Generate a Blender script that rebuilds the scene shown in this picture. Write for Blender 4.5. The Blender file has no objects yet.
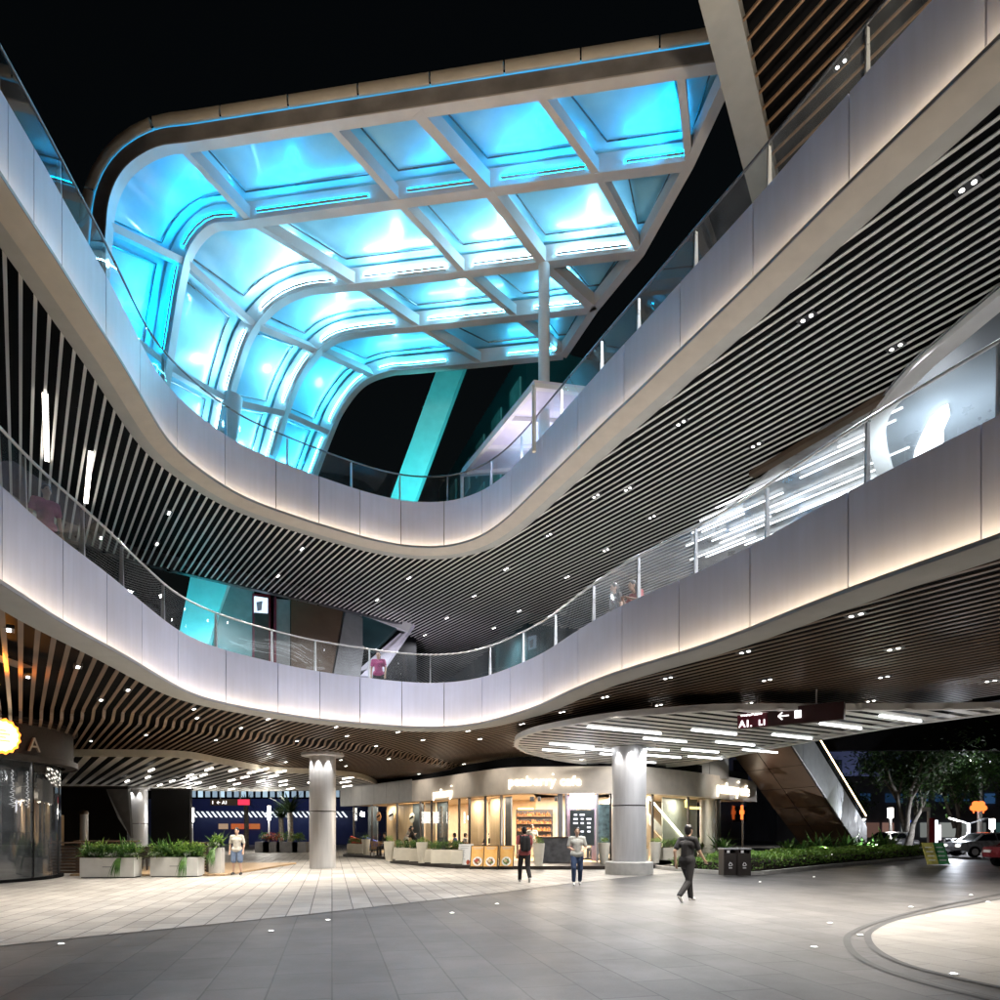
import bpy, math, random
from mathutils import Vector, Matrix
random.seed(7)
sc = bpy.context.scene
C = bpy.data.collections.new('place'); sc.collection.children.link(C)
PI = math.pi
CZ = 1.6; F = 700.0; HZ = 830.0
OFF = {}
# ---------------------------------------------------------------- measuring
def atz(px, py, z):
    """ground plan point seen at photo pixel (px,py) if it lies at height z"""
    Y = (z - CZ) * F / (HZ - py)
    return Vector(((px - 500) / F * Y, Y, z))
def aty(px, py, Y):
    return Vector(((px - 500) / F * Y, Y, CZ + (HZ - py) / F * Y))
def onplane(px, py, p, d):
    """ray through pixel meets the vertical plane through plan point p along plan direction d"""
    r = ((px - 500) / F, 1.0)
    n = (-d[1], d[0])
    t = (p[0] * n[0] + p[1] * n[1]) / (r[0] * n[0] + r[1] * n[1])
    return Vector((r[0] * t, t, CZ + (HZ - py) / F * t))
# ---------------------------------------------------------------- objects
def tag(o, label=None, cat=None, group=None, kind=None):
    if label: o['label'] = label
    if cat: o['category'] = cat
    if group: o['group'] = group
    if kind: o['kind'] = kind
    return o
def thing(name, loc, label, cat, group=None):
    o = bpy.data.objects.new(name, None); C.objects.link(o)
    o.location = loc; o.empty_display_size = .3
    OFF[o.name] = Vector(loc)
    return tag(o, label, cat, group)
class MB:
    def __init__(s): s.v = []; s.f = []
    def quad(s, a, b, c, d):
        n = len(s.v); s.v += [tuple(a), tuple(b), tuple(c), tuple(d)]; s.f.append((n, n+1, n+2, n+3)); return s
    def poly(s, pts):
        n = len(s.v); s.v += [tuple(p) for p in pts]; s.f.append(tuple(range(n, n+len(pts)))); return s
    def hexa(s, p):
        n = len(s.v); s.v += [tuple(q) for q in p]
        for f in ((0,3,2,1),(4,5,6,7),(0,1,5,4),(1,2,6,5),(2,3,7,6),(3,0,4,7)): s.f.append(tuple(n+i for i in f))
        return s
    def box(s, x0, x1, y0, y1, z0, z1):
        return s.hexa([(x0,y0,z0),(x1,y0,z0),(x1,y1,z0),(x0,y1,z0),(x0,y0,z1),(x1,y0,z1),(x1,y1,z1),(x0,y1,z1)])
    def obox(s, c, ax, sx, sy, z0, z1):
        """box centred on plan point c, ax = plan direction of its length sx"""
        a = Vector((ax[0], ax[1], 0)).normalized(); b = Vector((-a.y, a.x, 0)); c = Vector((c[0], c[1], 0))
        q = [c - a*sx/2 - b*sy/2, c + a*sx/2 - b*sy/2, c + a*sx/2 + b*sy/2, c - a*sx/2 + b*sy/2]
        return s.hexa([(p.x,p.y,z0) for p in q] + [(p.x,p.y,z1) for p in q])
    def bar(s, p, q, w, h, up=(0,0,1)):
        p = Vector(p); q = Vector(q); t = (q - p).normalized(); u = Vector(up)
        a = t.cross(u)
        if a.length < 1e-4: a = t.cross(Vector((1,0,0)))
        a.normalize(); b = a.cross(t).normalized()
        a *= w/2; b *= h/2
        return s.hexa([p-a-b, p+a-b, q+a-b, q-a-b, p-a+b, p+a+b, q+a+b, q-a+b])
    def tube(s, pts, r, n=8, cap=True):
        pts = [Vector(p) for p in pts]; m = len(pts)
        rs = r if isinstance(r, (list, tuple)) else [r]*m
        base = len(s.v); prev = None
        for i, p in enumerate(pts):
            t = (pts[min(i+1, m-1)] - pts[max(i-1, 0)]).normalized()
            if prev is None:
                a = t.cross(Vector((0,0,1)))
                if a.length < 1e-3: a = t.cross(Vector((1,0,0)))
            else:
                a = prev - t * prev.dot(t)
            a.normalize(); prev = a; b = t.cross(a)
            for k in range(n):
                w = 2*PI*k/n; s.v.append(tuple(p + (a*math.cos(w) + b*math.sin(w))*rs[i]))
        for i in range(m-1):
            for k in range(n):
                k2 = (k+1) % n
                s.f.append((base+i*n+k, base+i*n+k2, base+(i+1)*n+k2, base+(i+1)*n+k))
        if cap:
            s.f.append(tuple(base+k for k in range(n))[::-1]); s.f.append(tuple(base+(m-1)*n+k for k in range(n)))
        return s
    def lathe(s, x, y, prof, n=32, cap=True):
        """prof: list of (r,z)"""
        base = len(s.v); m = len(prof)
        for r, z in prof:
            for k in range(n):
                w = 2*PI*k/n; s.v.append((x + r*math.cos(w), y + r*math.sin(w), z))
        for i in range(m-1):
            for k in range(n):
                k2 = (k+1) % n
                s.f.append((base+i*n+k, base+i*n+k2, base+(i+1)*n+k2, base+(i+1)*n+k))
        if cap:
            s.f.append(tuple(base+k for k in range(n))[::-1]); s.f.append(tuple(base+(m-1)*n+k for k in range(n)))
        return s
    def prism(s, pts, z0, z1):
        n = len(s.v); m = len(pts)
        s.v += [(p[0],p[1],z0) for p in pts] + [(p[0],p[1],z1) for p in pts]
        s.f.append(tuple(range(n, n+m))[::-1]); s.f.append(tuple(range(n+m, n+2*m)))
        for i in range(m): j = (i+1) % m; s.f.append((n+i, n+j, n+m+j, n+m+i))
        return s
    def sweep(s, path, prof, closed_prof=False):
        """path: plan points, prof: (offset to the left of travel, z); open path"""
        nr = normals(path); base = len(s.v); m = len(prof)
        for p, q in zip(path, nr):
            for o, z in prof: s.v.append((p[0] + q[0]*o, p[1] + q[1]*o, z))
        k = m if closed_prof else m-1
        for i in range(len(path)-1):
            for j in range(k):
                j2 = (j+1) % m
                s.f.append((base+i*m+j, base+(i+1)*m+j, base+(i+1)*m+j2, base+i*m+j2))
        if closed_prof:
            s.f.append(tuple(base+j for j in range(m))); s.f.append(tuple(base+(len(path)-1)*m+j for j in range(m))[::-1])
        return s
    def ball(s, c, r, n=10, sz=1.0):
        prof = []
        for i in range(1, n):
            w = PI*i/n; prof.append((r*math.sin(w), c[2] - r*sz*math.cos(w)))
        return s.lathe(c[0], c[1], prof, n*2)
    def build(s, name, m, parent=None, smooth=False, angle=None):
        me = bpy.data.meshes.new(name)
        off = OFF.get(parent.name, Vector()) if parent else Vector()
        me.from_pydata([(v[0]-off.x, v[1]-off.y, v[2]-off.z) for v in s.v], [], s.f)
        me.update()
        if smooth:
            me.shade_smooth()
            if angle: me.set_sharp_from_angle(angle=math.radians(angle))
        o = bpy.data.objects.new(name, me); C.objects.link(o)
        if m: me.materials.append(m)
        if parent: o.parent = parent
        OFF[o.name] = off.copy()
        return o
def normals(path):
    out = []
    for i in range(len(path)):
        a = path[max(i-1, 0)]; b = path[min(i+1, len(path)-1)]
        t = Vector((b[0]-a[0], b[1]-a[1])).normalized(); out.append((-t.y, t.x))
    return out
def resample(pts, step):
    pts = [Vector((p[0], p[1])) for p in pts]
    out = [pts[0]]; acc = 0
    for a, b in zip(pts, pts[1:]):
        L = (b-a).length; d = step - acc
        while d <= L:
            out.append(a.lerp(b, d/L)); d += step
        acc = L - (d - step)
    if (out[-1]-pts[-1]).length > step*.3: out.append(pts[-1])
    return out
def spline(pts, sub=8):
    """Catmull-Rom through points of any dimension"""
    P = [pts[0]*2 - pts[1]] + list(pts) + [pts[-1]*2 - pts[-2]]
    out = []
    for i in range(1, len(P)-2):
        a, b, c, d = P[i-1], P[i], P[i+1], P[i+2]
        for k in range(sub):
            t = k/sub
            out.append(.5*((2*b) + (c-a)*t + (2*a-5*b+4*c-d)*t*t + (3*b-a-3*c+d)*t**3))
    out.append(pts[-1]); return out
def smoothpath(pts, it):
    pts = list(pts)
    for _ in range(it):
        pts = [pts[0]] + [(pts[i-1]+pts[i]*2+pts[i+1])/4 for i in range(1, len(pts)-1)] + [pts[-1]]
    return pts
def copy_tree(o, loc=None, rz=None, label=None):
    c = o.copy(); C.objects.link(c)
    if loc is not None: c.location = loc
    if rz is not None: c.rotation_euler[2] = rz
    if label: c['label'] = label
    for ch in list(o.children):
        d = ch.copy(); C.objects.link(d); d.parent = c
        for g in list(ch.children):
            e = g.copy(); C.objects.link(e); e.parent = d
    return c
# ---------------------------------------------------------------- materials
def new_mat(name):
    m = bpy.data.materials.new(name); m.use_nodes = True
    nt = m.node_tree; nt.nodes.clear()
    out = nt.nodes.new('ShaderNodeOutputMaterial'); return m, nt, out
def pmat(name, col, rough=.5, metal=0, var=.12, scale=3.0, bump=0.0, bscale=40, spec=.5, coat=0, stretch=None, col2=None, rvar=.1):
    m, nt, out = new_mat(name); N = nt.nodes.new; L = nt.links.new
    b = N('ShaderNodeBsdfPrincipled'); L(b.outputs[0], out.inputs[0])
    tc = N('ShaderNodeTexCoord'); mp = N('ShaderNodeMapping'); L(tc.outputs['Object'], mp.inputs[0])
    if stretch: mp.inputs['Scale'].default_value = stretch
    nz = N('ShaderNodeTexNoise'); nz.inputs['Scale'].default_value = scale; nz.inputs['Detail'].default_value = 6
    L(mp.outputs[0], nz.inputs[0])
    rp = N('ShaderNodeMapRange'); rp.inputs[1].default_value = .3; rp.inputs[2].default_value = .7
    L(nz.outputs[0], rp.inputs[0])
    mx = N('ShaderNodeMix'); mx.data_type = 'RGBA'
    c2 = col2 or tuple(c*(1-2*var) for c in col)
    mx.inputs['A'].default_value = (*c2, 1); mx.inputs['B'].default_value = (*[min(1, c*(1+var*.5)) for c in col], 1)
    L(rp.outputs[0], mx.inputs['Factor']); L(mx.outputs['Result'], b.inputs['Base Color'])
    b.inputs['Metallic'].default_value = metal; b.inputs['Specular IOR Level'].default_value = spec
    rr = N('ShaderNodeMapRange'); rr.inputs[3].default_value = max(.02, rough-rvar); rr.inputs[4].default_value = min(1, rough+rvar)
    L(nz.outputs[0], rr.inputs[0]); L(rr.outputs[0], b.inputs['Roughness'])
    if coat: b.inputs['Coat Weight'].default_value = coat; b.inputs['Coat Roughness'].default_value = .05
    if bump:
        n2 = N('ShaderNodeTexNoise'); n2.inputs['Scale'].default_value = bscale; n2.inputs['Detail'].default_value = 4
        L(mp.outputs[0], n2.inputs[0])
        bp = N('ShaderNodeBump'); bp.inputs['Strength'].default_value = bump; bp.inputs['Distance'].default_value = .02
        L(n2.outputs[0], bp.inputs['Height']); L(bp.outputs[0], b.inputs['Normal'])
    return m
def emat(name, col, st, sample=True):
    m, nt, out = new_mat(name)
    e = nt.nodes.new('ShaderNodeEmission'); e.inputs[0].default_value = (*col, 1); e.inputs[1].default_value = st
    nt.links.new(e.outputs[0], out.inputs[0])
    if not sample: m.cycles.emission_sampling = 'NONE'
    return m
def glassmat(name, tint=(.9,.95,.97), refl=1.0, rough=.02, film=0.0, filmcol=(.7,.75,.8)):
    """thin sheet glass: clear, with fresnel reflection and an optional faint dusty film"""
    m, nt, out = new_mat(name); N = nt.nodes.new; L = nt.links.new
    tr = N('ShaderNodeBsdfTransparent'); tr.inputs[0].default_value = (*tint, 1)
    gl = N('ShaderNodeBsdfGlossy'); gl.inputs['Roughness'].default_value = rough
    fr = N('ShaderNodeFresnel'); fr.inputs[0].default_value = 1.5
    mu = N('ShaderNodeMath'); mu.operation = 'MULTIPLY'; mu.inputs[1].default_value = refl; mu.use_clamp = True
    geo = N('ShaderNodeNewGeometry')
    L(fr.outputs[0], mu.inputs[0])
    mx = N('ShaderNodeMixShader'); L(mu.outputs[0], mx.inputs[0]); L(tr.outputs[0], mx.inputs[1]); L(gl.outputs[0], mx.inputs[2])
    last = mx
    if film:
        df = N('ShaderNodeBsdfDiffuse'); df.inputs[0].default_value = (*filmcol, 1)
        tl = N('ShaderNodeBsdfTranslucent'); tl.inputs[0].default_value = (*filmcol, 1)
        a = N('ShaderNodeMixShader'); L(df.outputs[0], a.inputs[1]); L(tl.outputs[0], a.inputs[2])
        tc = N('ShaderNodeTexCoord'); nz = N('ShaderNodeTexNoise'); nz.inputs['Scale'].default_value = 1.3; nz.inputs['Detail'].default_value = 8
        L(tc.outputs['Object'], nz.inputs[0])
        rg = N('ShaderNodeMapRange'); rg.inputs[1].default_value = .3; rg.inputs[2].default_value = .75; rg.inputs[3].default_value = film*.4; rg.inputs[4].default_value = film*1.5
        L(nz.outputs[0], rg.inputs[0])
        b = N('ShaderNodeMixShader'); L(rg.outputs[0], b.inputs[0]); L(mx.outputs[0], b.inputs[1]); L(a.outputs[0], b.inputs[2]); last = b
    L(last.outputs[0], out.inputs[0]); return m
def pavemat(name, c1, c2, mortar, bw, bh, rot, rough, msize=.008):
    m, nt, out = new_mat(name); N = nt.nodes.new; L = nt.links.new
    b = N('ShaderNodeBsdfPrincipled'); L(b.outputs[0], out.inputs[0])
    tc = N('ShaderNodeTexCoord'); mp = N('ShaderNodeMapping'); mp.inputs['Rotation'].default_value = (0, 0, rot)
    L(tc.outputs['Object'], mp.inputs[0])
    br = N('ShaderNodeTexBrick'); br.offset = .5; br.inputs['Scale'].default_value = 1
    br.inputs['Brick Width'].default_value = bw; br.inputs['Row Height'].default_value = bh
    br.inputs['Mortar Size'].default_value = msize; br.inputs['Mortar Smooth'].default_value = .2
    br.inputs['Color1'].default_value = (*c1, 1); br.inputs['Color2'].default_value = (*c2, 1); br.inputs['Mortar'].default_value = (*mortar, 1)
    br.inputs['Bias'].default_value = -.1
    L(mp.outputs[0], br.inputs[0])
    nz = N('ShaderNodeTexNoise'); nz.inputs['Scale'].default_value = .55; nz.inputs['Detail'].default_value = 9; nz.inputs['Roughness'].default_value = .65
    L(tc.outputs['Object'], nz.inputs[0])
    n2 = N('ShaderNodeTexNoise'); n2.inputs['Scale'].default_value = 60; n2.inputs['Detail'].default_value = 3
    L(tc.outputs['Object'], n2.inputs[0])
    rg = N('ShaderNodeMapRange'); rg.inputs[1].default_value = .3; rg.inputs[2].default_value = .7; rg.inputs[3].default_value = .68; rg.inputs[4].default_value = 1.12
    L(nz.outputs[0], rg.inputs[0])
    r2 = N('ShaderNodeMapRange'); r2.inputs[1].default_value = .3; r2.inputs[2].default_value = .7; r2.inputs[3].default_value = .85; r2.inputs[4].default_value = 1.1
    L(n2.outputs[0], r2.inputs[0])
    mu = N('ShaderNodeMath'); mu.operation = 'MULTIPLY'; L(rg.outputs[0], mu.inputs[0]); L(r2.outputs[0], mu.inputs[1])
    vm = N('ShaderNodeVectorMath'); vm.operation = 'SCALE'; L(br.outputs['Color'], vm.inputs[0]); L(mu.outputs[0], vm.inputs['Scale'])
    L(vm.outputs[0], b.inputs['Base Color'])
    rr = N('ShaderNodeMapRange'); rr.inputs[3].default_value = rough+.14; rr.inputs[4].default_value = max(.05, rough-.16)
    L(nz.outputs[0], rr.inputs[0]); L(rr.outputs[0], b.inputs['Roughness'])
    bp = N('ShaderNodeBump'); bp.inputs['Strength'].default_value = .5; bp.inputs['Distance'].default_value = .004
    ad = N('ShaderNodeMath'); ad.operation = 'MULTIPLY_ADD'; L(n2.outputs[0], ad.inputs[0]); ad.inputs[1].default_value = .25
    iv = N('ShaderNodeMath'); iv.operation = 'SUBTRACT'; iv.inputs[0].default_value = 1; L(br.outputs['Fac'], iv.inputs[1])
    L(iv.outputs[0], ad.inputs[2]); L(ad.outputs[0], bp.inputs['Height']); L(bp.outputs[0], b.inputs['Normal'])
    return m
def leafmat(name, c1, c2, tr=.25):
    m, nt, out = new_mat(name); N = nt.nodes.new; L = nt.links.new
    tc = N('ShaderNodeTexCoord'); nz = N('ShaderNodeTexNoise'); nz.inputs['Scale'].default_value = 5; nz.inputs['Detail'].default_value = 5
    L(tc.outputs['Object'], nz.inputs[0])
    rg = N('ShaderNodeMapRange'); rg.inputs[1].default_value = .35; rg.inputs[2].default_value = .65; L(nz.outputs[0], rg.inputs[0])
    mx = N('ShaderNodeMix'); mx.data_type = 'RGBA'; mx.inputs['A'].default_value = (*c1, 1); mx.inputs['B'].default_value = (*c2, 1)
    L(rg.outputs[0], mx.inputs['Factor'])
    b = N('ShaderNodeBsdfPrincipled'); b.inputs['Roughness'].default_value = .42; L(mx.outputs['Result'], b.inputs['Base Color'])
    t = N('ShaderNodeBsdfTranslucent'); L(mx.outputs['Result'], t.inputs[0])
    s = N('ShaderNodeMixShader'); s.inputs[0].default_value = tr; L(b.outputs[0], s.inputs[1]); L(t.outputs[0], s.inputs[2]); L(s.outputs[0], out.inputs[0])
    return m
def panelmat(name, col):
    m = pmat(name, col, .40, 0, .045, .8, spec=.45, bump=.06, bscale=1.4); nt = m.node_tree; N = nt.nodes.new; L = nt.links.new
    b = next(n for n in nt.nodes if n.type == 'BSDF_PRINCIPLED'); src = b.inputs['Base Color'].links[0].from_socket
    oi = N('ShaderNodeObjectInfo'); tc = N('ShaderNodeTexCoord'); mp = N('ShaderNodeMapping'); mp.inputs['Scale'].default_value = (5,5,.35)
    nz = N('ShaderNodeTexNoise'); nz.inputs['Scale'].default_value = 1.6; nz.inputs['Detail'].default_value = 5; L(tc.outputs['Object'], mp.inputs[0]); L(mp.outputs[0], nz.inputs[0])
    a = N('ShaderNodeMapRange'); a.inputs[3].default_value = .90; a.inputs[4].default_value = 1.03; L(oi.outputs['Random'], a.inputs[0])
    c = N('ShaderNodeMapRange'); c.inputs[1].default_value = .35; c.inputs[2].default_value = .75; c.inputs[3].default_value = 1.02; c.inputs[4].default_value = .95; L(nz.outputs[0], c.inputs[0])
    mu = N('ShaderNodeMath'); mu.operation = 'MULTIPLY'; L(a.outputs[0], mu.inputs[0]); L(c.outputs[0], mu.inputs[1])
    v = N('ShaderNodeVectorMath'); v.operation = 'SCALE'; L(src, v.inputs[0]); L(mu.outputs[0], v.inputs['Scale']); L(v.outputs[0], b.inputs['Base Color']); return m
M = {}
M['panel'] = panelmat('lavender_metal_panel', (.70,.74,.95))
M['trim_tan'] = pmat('beige_soffit_trim', (.56,.51,.44), .5, 0, .05)
M['trim_grey'] = pmat('grey_soffit_trim', (.42,.42,.40), .5, 0, .05)
M['slat_white'] = pmat('pale_metal_slat', (.82,.81,.78), .4, 0, .06, 1)
M['slat_brown'] = pmat('brown_metal_slat', (.22,.142,.092), .36, 0, .2, .8, spec=.6)
M['slat_copper'] = pmat('copper_brown_slat', (.36,.22,.13), .4, 0, .1, 1)
M['black'] = pmat('black_backing', (.008,.008,.009), .8, 0, .2, spec=.1)
M['steel'] = pmat('brushed_steel', (.66,.66,.67), .34, .35, .06, 2, stretch=(6,6,.4))
M['rail'] = pmat('dark_rail', (.16,.16,.17), .3, .8, .1)
M['post'] = pmat('post_steel', (.78,.78,.8), .3, .3, .05)
M['glass'] = glassmat('railing_glass', (.86,.92,.93), 1.15, .01, .045, (.75,.8,.85))
M['milky'] = glassmat('dusty_railing_glass', (.9,.94,.95), 1.6, .05, .13, (.85,.9,.95))
M['clear'] = glassmat('shop_glass', (.9,.93,.93), 1.0, .01)
M['smoke'] = glassmat('smoked_shop_glass', (.38,.4,.42), 2.2, .03, .12, (.45,.5,.55))
M['concrete'] = pmat('pale_concrete', (.5,.49,.46), .7, 0, .12, 3, .2)
M['frame'] = pmat('canopy_frame_paint', (.62,.58,.56), .42, 0, .1, .9)
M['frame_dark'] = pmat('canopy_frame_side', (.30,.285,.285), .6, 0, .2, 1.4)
M['white'] = pmat('white_paint', (.78,.78,.77), .45, 0, .05)
M['cream'] = pmat('cream_fascia', (.68,.61,.53), .5, 0, .05)
M['grey'] = pmat('grey_metal', (.33,.33,.34), .45, .2, .08)
M['dark'] = pmat('dark_bronze', (.045,.037,.033), .4, .3, .15)
M['brownpanel'] = pmat('brown_cladding', (.12,.078,.05), .38, .2, .12, 1.2)
M['wood'] = pmat('dark_wood', (.13,.075,.045), .5, 0, .3, 2, .2, stretch=(1,1,14))
M['lightwood'] = pmat('light_wood', (.5,.34,.19), .5, 0, .15, 1.6, stretch=(8,8,.6))
M['leaf'] = leafmat('leaf_green', (.03,.085,.018), (.10,.21,.045))
M['leaf_lime'] = leafmat('leaf_lime', (.10,.2,.03), (.25,.36,.07))
M['leaf_dark'] = leafmat('leaf_dark', (.018,.04,.014), (.05,.09,.03))
M['flower_white'] = leafmat('white_blossom', (.7,.7,.68), (.85,.85,.8))
M['flower_red'] = leafmat('red_leaf', (.4,.03,.03), (.5,.12,.05))
M['bark_dark'] = pmat('dark_bark', (.10,.085,.07), .9, 0, .25, 6, .5, 20)
M['bark'] = pmat('pale_bark', (.3,.27,.23), .85, 0, .25, 6, .5, 20)
M['soil'] = pmat('soil', (.04,.028,.02), .95, 0, .3, 9, .6)
M['planter_white'] = pmat('white_planter', (.7,.69,.66), .5, 0, .06)
M['planter_cream'] = pmat('cream_planter', (.7,.66,.56), .5, 0, .06)
M['led_warm'] = emat('warm_light_strip', (1,.74,.42), 15)
M['lens'] = emat('downlight_lens', (1,.96,.9), 9, False)
M['linear'] = emat('linear_light_white', (1,.93,.82), 7)
M['linear_cool'] = emat('linear_light_cool', (.93,.97,1), 6)
M['flush'] = emat('ground_light_lens', (1,.97,.9), 5, False)
def lamp(kind, name, loc, power, col, parent=None, **kw):
    l = bpy.data.lights.new(name, kind); l.energy = power; l.color = col
    tgt = kw.pop('target', None)
    for k, v in kw.items(): setattr(l, k, v)
    o = bpy.data.objects.new(name, l); C.objects.link(o)
    off = OFF.get(parent.name, Vector()) if parent else Vector()
    o.location = Vector(loc) - off
    if parent: o.parent = parent
    if tgt is not None:
        o.rotation_euler = (Vector(tgt) - Vector(loc)).to_track_quat('-Z', 'Y').to_euler()
    return o
def text_mb(txt, size, extrude=.02, bold=0.0, spacing=1.0):
    """lettering as mesh: list of verts (x right, y up, z out), faces"""
    cu = bpy.data.curves.new('lettering', 'FONT'); cu.body = txt; cu.size = size; cu.extrude = extrude; cu.offset = bold
    cu.space_character = spacing; cu.resolution_u = 4
    o = bpy.data.objects.new('lettering', cu); C.objects.link(o)
    dg = bpy.context.evaluated_depsgraph_get(); me = bpy.data.meshes.new_from_object(o.evaluated_get(dg))
    v = [tuple(q.co) for q in me.vertices]; f = [tuple(p.vertices) for p in me.polygons]
    bpy.data.objects.remove(o); bpy.data.meshes.remove(me)
    return v, f
def put_text(name, txt, size, org, right, up, m, parent, extrude=.02, bold=0, center=False, bend=None, spacing=1.0):
    v, f = text_mb(txt, size, extrude, bold, spacing)
    R = Vector(right).normalized(); U = Vector(up).normalized(); Nn = R.cross(U)
    w = max(q[0] for q in v)
    mb = MB()
    for q in v:
        x = q[0] - (w/2 if center else 0)
        if bend: mb.v.append(tuple(bend(x, q[1], q[2])))
        else: mb.v.append(tuple(Vector(org) + R*x + U*q[1] + Nn*q[2]))
    mb.f = f
    return mb.build(name, m, parent)
# ================================================================= the two ring walkways
HB1 = 5.2; HB2 = 11.08
UP = [(0,193),(6,202),(36,246),(60,282),(83,319),(106,352),(140,410),(160,442),(180,460),(208,480),(240,499),(276,512),(319,526),(360,538),(401,547),(444,548.5),(480,540),(510,521),(542,491),(578,456),(624,412),(640,398),(695,345),(755,289),(849.5,195),(1000,52)]
LO = [(0,587),(20,602),(64,627),(108,650),(142,670),(178,690),(200,697.5),(226,704),(278,713),(320,719),(360,722.5),(402,726),(444,727),(482,723),(510,716),(542.5,706),(577,690),(622,672),(679,655),(740,635),(847,592.5),(982,545),(1000,538.5)]
def ringpath(px, z):
    p = [atz(a, b, z).to_2d() for a, b in px]
    d0 = (p[0]-p[3]).normalized(); d1 = (p[-1]-p[-3]).normalized()
    # the walkways run on past the frame towards and beside the camera
    p = [p[0]+d0*10, p[0]+d0*5] + p + [p[-1]+d1*5, p[-1]+d1*10]
    p = spline(p, 8); p = resample(p, .3); p = smoothpath(p, 8)
    return p
PU = ringpath(UP, HB2); PL = ringpath(LO, HB1)
def cut_at(path, px):
    """index position along path where the photo's column px crosses it"""
    for i in range(len(path)-1):
        a, b = path[i], path[i+1]
        if a.y < 2 or b.y < 2: continue
        xa = 500 + F*a.x/a.y; xb = 500 + F*b.x/b.y
        if (xa-px)*(xb-px) <= 0 and xa != xb: return i + (px-xa)/(xb-xa)
    return None
def sub(path, t0, t1):
    out = []
    def at(t):
        i = min(int(t), len(path)-2); return path[i].lerp(path[i+1], t-i)
    out.append(at(t0)); i = int(t0)+1
    while i < t1 - 1e-6:
        if i > t0 + 1e-6: out.append(path[i])
        i += 1
    out.append(at(t1)); return out
def ptat(path, t):
    i = max(0, min(int(t), len(path)-2)); return path[i].lerp(path[i+1], t-i), normals([path[i], path[i+1]])[0]
DIR = Vector((.565, -.825)).normalized()
def inter(p, d, poly):
    ts = []
    for i in range(len(poly)):
        a = poly[i]; b = poly[(i+1) % len(poly)]
        ex, ey = b[0]-a[0], b[1]-a[1]
        den = d[0]*ey - d[1]*ex
        if abs(den) < 1e-9: continue
        wx, wy = a[0]-p[0], a[1]-p[1]
        t = (wx*ey - wy*ex)/den; u = (wx*d[1] - wy*d[0])/den
        if 0 <= u < 1: ts.append(t)
    ts.sort(); return ts
def inside(p, poly):
    c = False
    for i in range(len(poly)):
        a = poly[i]; b = poly[(i+1) % len(poly)]
        if (a[1] > p[1]) != (b[1] > p[1]) and p[0] < (b[0]-a[0])*(p[1]-a[1])/(b[1]-a[1]) + a[0]: c = not c
    return c
def slat_runs(outer, holes, d, spacing, rng=90):
    d = Vector(d).normalized(); n = Vector((-d.y, d.x)); out = []
    k = -int(rng/spacing)
    while k*spacing < rng:
        p = n*(k*spacing); ts = inter(p, d, outer)
        for h in holes: ts += inter(p, d, h)
        ts.sort()
        for a, b in zip(ts, ts[1:]):
            if b-a < .05: continue
            m = p + d*((a+b)/2)
            if inside(m, outer) and not any(inside(m, h) for h in holes): out.append((p+d*a, p+d*b))
        k += 1
    return out
def slats(runs, z, w, h, zf=None, smp=None):
    mb = MB()
    for a, b in runs:
        n = (b-a).normalized(); n = Vector((-n.y, n.x))*w/2
        if zf is None:
            mb.hexa([(*(a-n),z),(*(b-n),z),(*(b+n),z),(*(a+n),z),(*(a-n),z+h),(*(b-n),z+h),(*(b+n),z+h),(*(a+n),z+h)])
        else:
            L = (b-a).length; k = max(1, int(L/smp)); pts = [a.lerp(b, i/k) for i in range(k+1)]
            zs = [z + zf(p) for p in pts]
            keep = [0] + [i for i in range(1, k) if abs(zs[i-1]-zs[i]) > 1e-4 or abs(zs[i+1]-zs[i]) > 1e-4] + [k]
            base = len(mb.v)
            for i in keep:
                p = pts[i]
                for q, dz in ((p-n,0),(p+n,0),(p+n,h),(p-n,h)): mb.v.append((q.x,q.y,zs[i]+dz))
            for j in range(len(keep)-1):
                for e in range(4):
                    e2 = (e+1) % 4; mb.f.append((base+j*4+e, base+j*4+e2, base+(j+1)*4+e2, base+(j+1)*4+e))
            mb.f.append((base,base+3,base+2,base+1)); e = base+(len(keep)-1)*4; mb.f.append((e,e+1,e+2,e+3))
    return mb
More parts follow.
